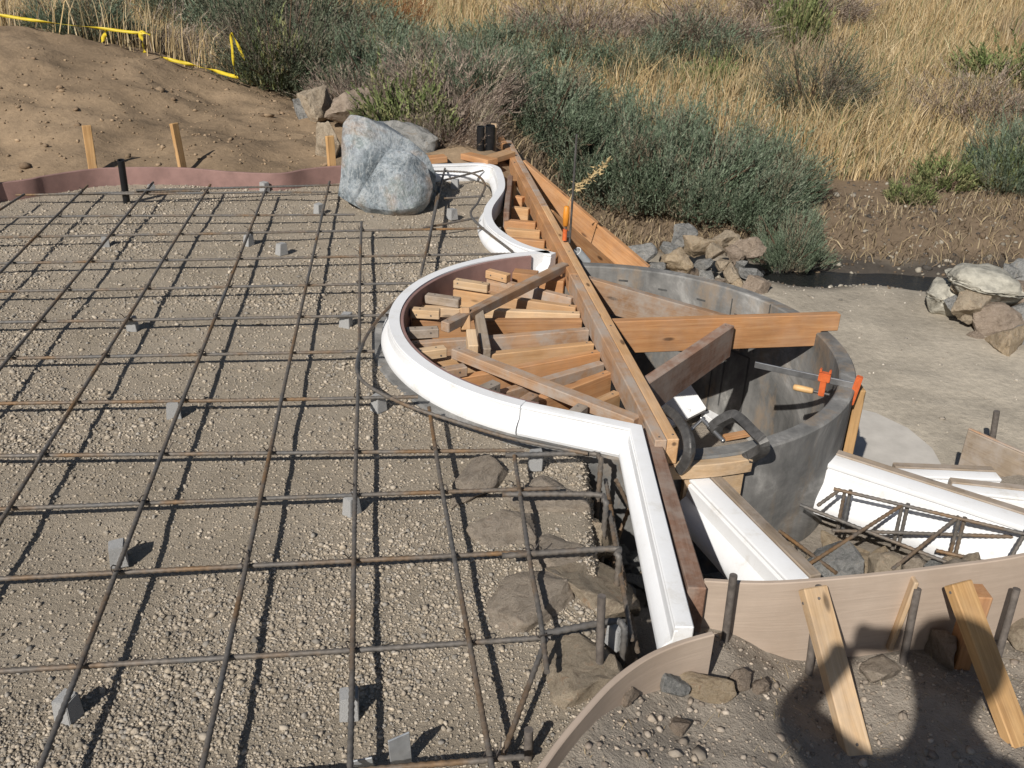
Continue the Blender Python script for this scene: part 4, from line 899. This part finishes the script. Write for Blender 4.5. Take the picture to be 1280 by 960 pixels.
# ================================================================== VEGETATION
def blades(name, X, Y, Hh, tone, width, lean, mat='grass', zf=ground_h, wind=(.2, -.08)):
    n = len(X); Z = zf(X, Y) - .02; a = rng.uniform(0, 6.28, n); wd = width * rng.uniform(.6, 1.4, n)
    side = np.stack([np.cos(a) * wd, np.sin(a) * wd * .6, 0 * a], 1)
    la = rng.uniform(0, 6.28, n); lm = np.abs(rng.normal(0, lean, n)) * Hh
    ln = np.stack([np.cos(la) * lm + wind[0] * Hh * .4, np.sin(la) * lm + wind[1] * Hh * .4, 0 * a], 1); b = np.stack([X, Y, Z], 1); up = np.stack([0 * a, 0 * a, Hh], 1)
    m1 = b + up * .55 + ln * .3; tip = b + up * rng.uniform(.85, 1.0, n)[:, None] + ln
    V = np.stack([b - side, b + side, m1 - side * .8, m1 + side * .8, tip], 1).reshape(-1, 3); o = (np.arange(n) * 5)[:, None]
    F = np.concatenate([o + np.array([[0, 1, 3]]), o + np.array([[0, 3, 2]]), o + np.array([[2, 3, 4]])], 0)
    return put(name, fmesh(name, V, F, np.repeat(tone, 5, 0)), M[mat])
STRAW = [(.5, .37, .19), (.56, .43, .25), (.44, .32, .165), (.6, .49, .31), (.4, .31, .18), (.35, .29, .17)]
n = 150000
Y = 8.3 + 14 * rng.random(n) ** 1.5; X = (rng.random(n) * 2 - 1) * (.56 * Y + .6)
dens = smooth(-.55, .25, nz2(X, Y, .8, 21) + .4 * nz2(X, Y, 2.3, 22))
front = 8.35 + .5 * nz2(X, Y, .9, 4) + np.where(X < .6, .9, 0) + np.where(X > 3.2, .4, 0)
ok = (Y > front + .35 * rng.normal(0, 1, n)) & (rng.random(n) < .25 + .75 * dens) & ~((X < -.6) & (Y < 9.4)); X, Y = X[ok], Y[ok]
tuft = nz2(X, Y, 3.0, 23)
Hh = (.2 + .3 * rng.random(len(X)) ** 1.3 + .12 * tuft) * (.5 + .38 * smooth(0, .9, Y - front[ok]))
g = tones(len(X), STRAW, .16); kk = (smooth(.25, .75, nz2(X, Y, .75, 31)) * .7)[:, None]; g = g * (1 - kk) + np.array([.3, .24, .19]) * kk
gr = rng.random(len(X)) < .09; g[gr] = tones(int(gr.sum()), [(.13, .17, .07), (.17, .2, .09)])
o = blades('dry_grass', X, Y, Hh, g, .0048, .5); tag(o, 'tall golden dry grass covering the hillside beyond the creek', 'dry grass', kind='stuff')
# far hillside grass, coarser
n = 40000
Y = 20 + 26 * rng.random(n); X = (rng.random(n) * 2 - 1) * (.6 * Y); g = tones(n, STRAW, .16)
o = blades('far_grass', X, Y, .5 + .3 * rng.random(n), g, .02, .3); tag(o, 'distant dry grass high on the hillside', 'dry grass', kind='stuff')
# grass along the bank crest
n = 16000
X = rng.uniform(-6, -1.6, n); Y = np.maximum(edge_y(X), 5.3) + 2.6 + rng.random(n) ** 1.1 * 2.4 + .15 * nz2(X, Y[:n] if len(Y) >= n else X, 2, 2)
ok = rng.random(n) < .1 + .9 * smooth(-.1, .5, nz2(X, Y, 1.6, 41)); X, Y = X[ok], Y[ok]
o = blades('crest_grass', X, Y, .25 + .3 * rng.random(len(X)), tones(len(X), STRAW + [(.36, .29, .22)], .16), .0038, .45); tag(o, 'dry grass clumps growing along the crest of the bank', 'dry grass', kind='stuff')
# dry brown litter under the shrubs and on the creek bank
n = 20000
X = rng.uniform(-.4, 6, n); Y = rng.uniform(6.9, 8.9, n); ok = rng.random(n) < smooth(-.6, .5, nz2(X, Y, 1.5, 51)) * np.where((X > 2.1) & (Y < 7.6), .45, 1); X, Y = X[ok], Y[ok]
o = blades('dead_litter', X, Y, .05 + .1 * rng.random(len(X)), tones(len(X), [(.21, .16, .11), (.28, .215, .14), (.36, .28, .17), (.18, .14, .1), (.42, .34, .22)]), .005, .9); tag(o, 'brown dead stalks littering the creek bank', 'litter', kind='stuff')

n = 420
X = rng.uniform(.05, 1.5, n); Y = rng.uniform(1.1, 2.0, n); ok = in_fore(X, Y + .03); X, Y = X[ok], Y[ok]
o = blades('straw_litter', X, Y, .008 + .012 * rng.random(len(X)), tones(len(X), STRAW), .0009, 3.2, zf=lambda a, b: fore_h(a, b) + .022); tag(o, 'bits of straw lying on the foreground dirt', 'straw', kind='stuff')
def shrub_meshes(seed, nspr, nleaf, pal, upright=.8, leaf=(.03, .005), spr=.26, hole=.55):
    r_ = np.random.default_rng(seed)
    # sprig bases spread through a dome of unit size; lumps make the outline uneven
    u = r_.uniform(0, 2 * np.pi, nspr); w = r_.random(nspr) ** .5
    ph = np.arccos(1 - w * (1.0)); rad = .55 + .42 * r_.random(nspr) ** .6
    lump = 1 + .22 * np.sin(u * 3 + seed) * np.sin(ph * 4 + seed * 2) + .15 * np.sin(u * 7 + seed * 3) + .1 * np.sin(ph * 9 + u * 4)
    rad = rad * lump
    B = np.stack([np.sin(ph) * np.cos(u), np.sin(ph) * np.sin(u), np.cos(ph)], 1) * rad[:, None] * np.array([.5, .5, .8])
    keep = (np.sin(B[:, 0] * 9 + seed) + np.sin(B[:, 1] * 8 + 2 * seed) + np.sin(B[:, 2] * 10)) > -2 + hole * 2; B = B[keep]; m = len(B)
    D = B * np.array([1, 1, .5]) * 1.2 + np.array([0, 0, upright]) + r_.normal(0, .22, (m, 3)); D /= np.linalg.norm(D, axis=1)[:, None]
    pal = np.array(pal); ci = (np.sin(B[:, 0] * 11 + seed) * np.sin(B[:, 1] * 9 + 2 * seed) + np.sin(B[:, 2] * 12 + seed) * .6) * 1.2 + r_.normal(0, .7, m); tone = pal[np.clip(((ci + 2) / 4 * len(pal)).astype(int), 0, len(pal) - 1)] * r_.normal(1, .16, (m, 1))
    t = (np.arange(nleaf) + .5) / nleaf
    ln = spr * r_.uniform(.6, 1.25, m); C = B[:, None] + D[:, None] * (t[None, :, None] * ln[:, None, None])
    ld = r_.normal(0, 1, (m, nleaf, 3)); ld /= np.linalg.norm(ld, axis=2)[..., None]; ld = ld * .42 + D[:, None] * .9; ld /= np.linalg.norm(ld, axis=2)[..., None]
    sd = np.cross(ld, r_.normal(0, 1, (m, nleaf, 3))); sd /= np.linalg.norm(sd, axis=2)[..., None] + 1e-6
    ll = leaf[0] * r_.uniform(.45, 1.7, (m, nleaf, 1)) * (1.25 - .55 * t)[None, :, None]; wv = leaf[1] * r_.uniform(.7, 1.3, (m, nleaf, 1))
    V = np.stack([C - sd * wv, C + sd * wv, C + ld * ll], 2).reshape(-1, 3); V[:, 2] = np.maximum(V[:, 2], 0.0)
    F = np.arange(len(V)).reshape(-1, 3); cols = np.repeat(np.repeat(np.clip(tone, .01, 1)[:, None], nleaf, 1) * r_.normal(1, .12, (m, nleaf, 1)), 3, 1).reshape(-1, 3)
    fol = fmesh('foliage', V, F, cols); fol.materials.append(M['leaf'])
    bm = bmesh.new(); stems = []
    for k in range(70):
        e = B[r_.integers(0, m)]; stems.append([Vector((e[0] * .1, e[1] * .1, 0)), Vector((e[0] * .55 + r_.normal(0, .03), e[1] * .55 + r_.normal(0, .03), e[2] * .5)), Vector(e) * (1.0 + .22 * r_.random())])
    Vs, Fs = [], []
    for st in stems:
        me_ = tube_mesh('s', spline(st, 3), .01, 5, radii=[.011 - .0013 * q for q in range(7)], cap=False); o_ = len(Vs); Vs += [v.co.copy() for v in me_.vertices]; Fs += [tuple(i_ + o_ for i_ in p.vertices) for p in me_.polygons]; bpy.data.meshes.remove(me_)
    stm = pmesh('stems', Vs, Fs, True); bm.free(); return fol, stm
plain('stem', (.13, .085, .055), .9, 0, 30, .3)
SAGE = [(.1, .13, .08), (.125, .165, .105), (.15, .195, .13), (.18, .22, .15), (.205, .235, .17), (.175, .18, .12), (.23, .19, .135)]
DARK = [(.09, .11, .07), (.12, .14, .09), (.15, .14, .1), (.18, .15, .12)]
TWIG = [(.27, .21, .17), (.31, .25, .2), (.23, .18, .15), (.36, .3, .23), (.22, .2, .13)]
GREEN = [(.14, .175, .065), (.19, .215, .09), (.12, .14, .06), (.26, .25, .12)]
RUST = [(.22, .09, .035), (.28, .13, .05), (.17, .08, .04)]
KIND = {'sage': [shrub_meshes(k, 2300, 14, SAGE, .75, (.03, .0048), .21, .38) for k in (1, 2, 3)], 'dark': [shrub_meshes(11, 1500, 14, DARK, .5, (.03, .0045), .26)], 'twig': [shrub_meshes(k, 1300, 12, TWIG, .7, (.06, .0035), .3) for k in (21, 22)], 'green': [shrub_meshes(31, 520, 9, GREEN, 1.0, (.07, .013), .28)], 'rust': [shrub_meshes(41, 700, 12, RUST, 1.2, (.04, .005), .3)]}
cnt = {}
def shrub(kind, px, py, w_, h_, label, d=0, xy=False):
    cnt[kind] = cnt.get(kind, -1) + 1; f_, s_ = KIND[kind][cnt[kind] % len(KIND[kind])]
    q = Vector((px, py, 0)) if xy else G(px, py); q.y += d; q.z = float(ground_h(q.x, q.y)) - .02
    r_ = empty('shrub', q); r_.rotation_euler.z = random.uniform(0, 6.28); r_.scale = (w_, w_, h_ / .85)
    a = bpy.data.objects.new('foliage', f_); link(a); a.parent = r_; b = bpy.data.objects.new('stem', s_); link(b); b.parent = r_
    if not s_.materials: s_.materials.append(M['stem'])
    tag(r_, label, 'shrub'); return r_
# grey green sagebrush thicket behind the tank
thick = [(-.3, 8.1, .8, .5), (.15, 7.9, .9, .62), (.52, 7.75, .95, .68), (.92, 7.65, .95, .7), (1.3, 7.6, .95, .7), (1.66, 7.5, .85, .66), (1.95, 7.4, .6, .5), (.1, 8.6, 1.0, .6), (.6, 8.5, 1.0, .66), (1.1, 8.4, 1.0, .7), (1.6, 8.2, .95, .7), (2.05, 7.9, .75, .6), (-.35, 8.8, .9, .5)]
tl = ['left end of the thicket behind the black pipes', 'thicket right behind the far beam end', 'thicket behind the long strut', 'thicket above the dry seed stalk', 'middle of the thicket behind the rock pile', 'thicket directly behind the rock pile', 'thicket edge above the small low sagebrush']
for i, (x_, y_, w_, h_) in enumerate(thick):
    o = shrub('sage', x_, y_, w_, h_, 'grey green sagebrush, ' + tl[i] if i < 7 else 'grey green sagebrush in the second row of the thicket', xy=True); tag(o, group='sagebrush in the thicket behind the tank')
o = shrub('sage', 985, 328, .5, .42, 'small low sagebrush at the end of the rock pile by the creek')
for i, (x_, y_, w_, h_) in enumerate([(425, 120, .95, .6), (475, 122, .9, .62), (530, 108, 1.0, .6), (585, 84, 1.0, .5), (640, 74, 1.1, .5), (720, 84, .95, .45), (450, 66, 1.2, .6), (790, 98, 1.0, .45), (850, 76, 1.1, .55), (915, 84, .9, .45)]):
    o = shrub('sage', x_, y_, w_, h_, 'grey green sagebrush among dry grass on the far slope'); tag(o, group='sagebrush on the far slope')
shrub('dark', 1012, 142, 1.05, .75, 'dark rounded bush alone in the golden grass')
shrub('sage', 1258, 232, .75, .55, 'sagebrush at the top of the brown creek bank'); shrub('green', 1248, 236, .3, .4, 'bright green leafy weed in front of the creek bank sagebrush')
shrub('sage', 1290, 222, .8, .7, 'big sagebrush behind the bright green leafy weed')
for i, (x_, y_, w_, h_, kd, lab) in enumerate([(350, 105, .9, .9, 'dark', 'dark olive bush at the end of the bank crest'), (320, 60, 1.5, 1.0, 'sage', 'sagebrush behind the bank crest near the tape loop'), (380, 60, 1.4, .9, 'dark', 'dark bush behind the bank above the pale rock'), (260, 25, 1.6, .8, 'sage', 'far sagebrush behind the stretched tape'), (345, 110, .5, .5, 'green', 'yellow green weed at the crest end of the bank'), (120, 52, 1.0, .55, 'twig', 'grey twiggy brush behind the stretched tape'), (40, 50, .8, .5, 'sage', 'sagebrush poking out of the crest grass'), (505, 172, .6, .45, 'green', 'bright leafy weed just behind the boulder'), (560, 178, .6, .35, 'twig', 'bare twiggy brush behind the black pipes'), (450, 140, .65, .36, 'twig', 'bare twiggy brush above the boulder'), (420, 100, .9, .5, 'twig', 'bare twiggy brush above the stained rock'), (490, 38, .8, .55, 'rust', 'rust coloured dry shrub far up the slope'), (1180, 232, .5, .28, 'green', 'low green weed in the brown creek bank'), (1135, 250, .35, .2, 'green', 'small green weed below the golden grass'), (1220, 150, 1.2, .5, 'twig', 'twiggy brush in the golden grass above the creek bank sagebrush'), (560, 140, 1.0, .5, 'twig', 'twiggy grey brush left of the thicket'), (880, 55, 1.6, .6, 'twig', 'twiggy brush high on the slope above the thicket'), (1000, 30, 1.5, .6, 'twig', 'twiggy brush high on the slope above the dark bush'), (720, 60, 1.4, .7, 'twig', 'tall twiggy weeds in the middle of the far slope'), (990, 62, .6, .9, 'green', 'tall yellow green weed rising behind the dark bush'), (885, 115, .5, .4, 'green', 'yellow green weed in the grass behind the thicket'), (480, 95, .5, .4, 'green', 'yellow green weed among the far sagebrush'), (1255, 110, 1.0, .5, 'green', 'light green patch of weeds in the golden grass')]):
    shrub(kd, x_, y_, w_, h_, lab, .9 if x_ < 200 else 0)
# dry stalk over the clamp
st = empty('dry_stalk', P(716, 240, -.3)); tag(st, 'pale dry seed stalk leaning over the struts', 'stalk')
s0, s1 = PY(716, 240, 5.6), PY(762, 200, 5.9); put('stem', tube_mesh('stem', [s0 + Vector((-.1, 0, -.35)), s0, s1], .003, 5), M['straw'], st)
Vv = []; Ff = []
for k in range(90):
    c = s0.lerp(s1, random.random()) + Vector((random.gauss(0, .012), random.gauss(0, .012), random.gauss(0, .012))); d_ = Vector((random.gauss(.5, .5), random.gauss(0, .5), random.gauss(.2, .6))).normalized() * .035; sd = d_.orthogonal().normalized() * .006
    o_ = len(Vv); Vv += [c - sd, c + sd, c + d_]; Ff.append((o_, o_ + 1, o_ + 2))
put('seed_head', pmesh('seed_head', Vv, Ff), M['straw'], st)

# ================================================================== PHOTOGRAPHER (behind the camera, throws the shadow)
def skin_body(name, joints, edges, mat, parent):
    me = bpy.data.meshes.new(name); keys = list(joints); me.from_pydata([joints[k][0] for k in keys], [(keys.index(a), keys.index(b)) for a, b in edges], []); me.update()
    o = bpy.data.objects.new(name, me); link(o); o.parent = parent; o.modifiers.new('skin', 'SKIN'); sv = me.skin_vertices[0].data
    for i, k in enumerate(keys): r_ = joints[k][1]; sv[i].radius = r_ if isinstance(r_, tuple) else (r_, r_); sv[i].use_root = (k == 'pelvis')
    s_ = o.modifiers.new('sub', 'SUBSURF'); s_.levels = 2; s_.render_levels = 2; me.materials.append(M[mat]); return o
gz = float(fore_h(0, -.42)); ph = empty('person', (0, 0, 0)); tag(ph, 'person in dark clothes standing and holding up a small camera', 'person')
HC = CAM_H
J = {'pelvis': ((.02, -.44, gz + .95), (.16, .12)), 'waist': ((.02, -.45, gz + 1.1), (.145, .11)), 'chest': ((.02, -.43, HC - .2), (.17, .13)), 'neck': ((.03, -.39, HC + .05), .058), 'jaw': ((.04, -.36, HC + .13), .095), 'head': ((.045, -.37, HC + .22), .125), 'crown': ((.045, -.38, HC + .31), .1)}
for s, n_ in ((-1, 'l'), (1, 'r')):
    J.update({'hip' + n_: ((.1 * s, -.45, gz + .9), .095), 'knee' + n_: ((.13 * s, -.43, gz + .5), .062), 'ankle' + n_: ((.15 * s, -.47, gz + .09), .045), 'toe' + n_: ((.17 * s, -.3, gz + .035), .035), 'sh' + n_: ((.18 * s + .02, -.41, HC - .08), .066), 'el' + n_: ((-.215, -.16, HC - .12) if s < 0 else (.25, -.2, HC - .25), .048), 'wr' + n_: ((.095 * s, -.085, HC - .035), .03), 'palm' + n_: ((.078 * s, -.06, HC), .04)})
Ed = [('pelvis', 'waist'), ('waist', 'chest'), ('chest', 'neck'), ('neck', 'jaw'), ('jaw', 'head'), ('head', 'crown')]
for n_ in 'lr': Ed += [('pelvis', 'hip' + n_), ('hip' + n_, 'knee' + n_), ('knee' + n_, 'ankle' + n_), ('ankle' + n_, 'toe' + n_), ('chest', 'sh' + n_), ('sh' + n_, 'el' + n_), ('el' + n_, 'wr' + n_), ('wr' + n_, 'palm' + n_)]
skin_body('body', J, Ed, 'shirt', ph)
for s in (-1, 1):
    for k in range(5):
        a = Vector((.062 * s, -.06, HC + .004 + (k - 2) * .014)); L2 = (.05, .065, .07, .065, .05)[k]
        skin_body('finger', {'pelvis': (a, .009), 'm': (a + Vector((-.012 * s, .012, .012)), .0085), 't': (a + Vector((-.03 * s, .0, .018)), .007)}, [('pelvis', 'm'), ('m', 't')], 'skin', ph)
bm = bmesh.new(); box_bm(bm, (-.058, -.065, HC - .033), (.058, -.03, HC + .033)); bmesh.ops.bevel(bm, geom=bm.edges[:], offset=.005, segments=2, affect='EDGES')
cmr = put('compact_camera', bm_done(bm, 'compact_camera'), M['camera_plastic']); tag(cmr, 'small black camera held up by the standing person', 'camera')
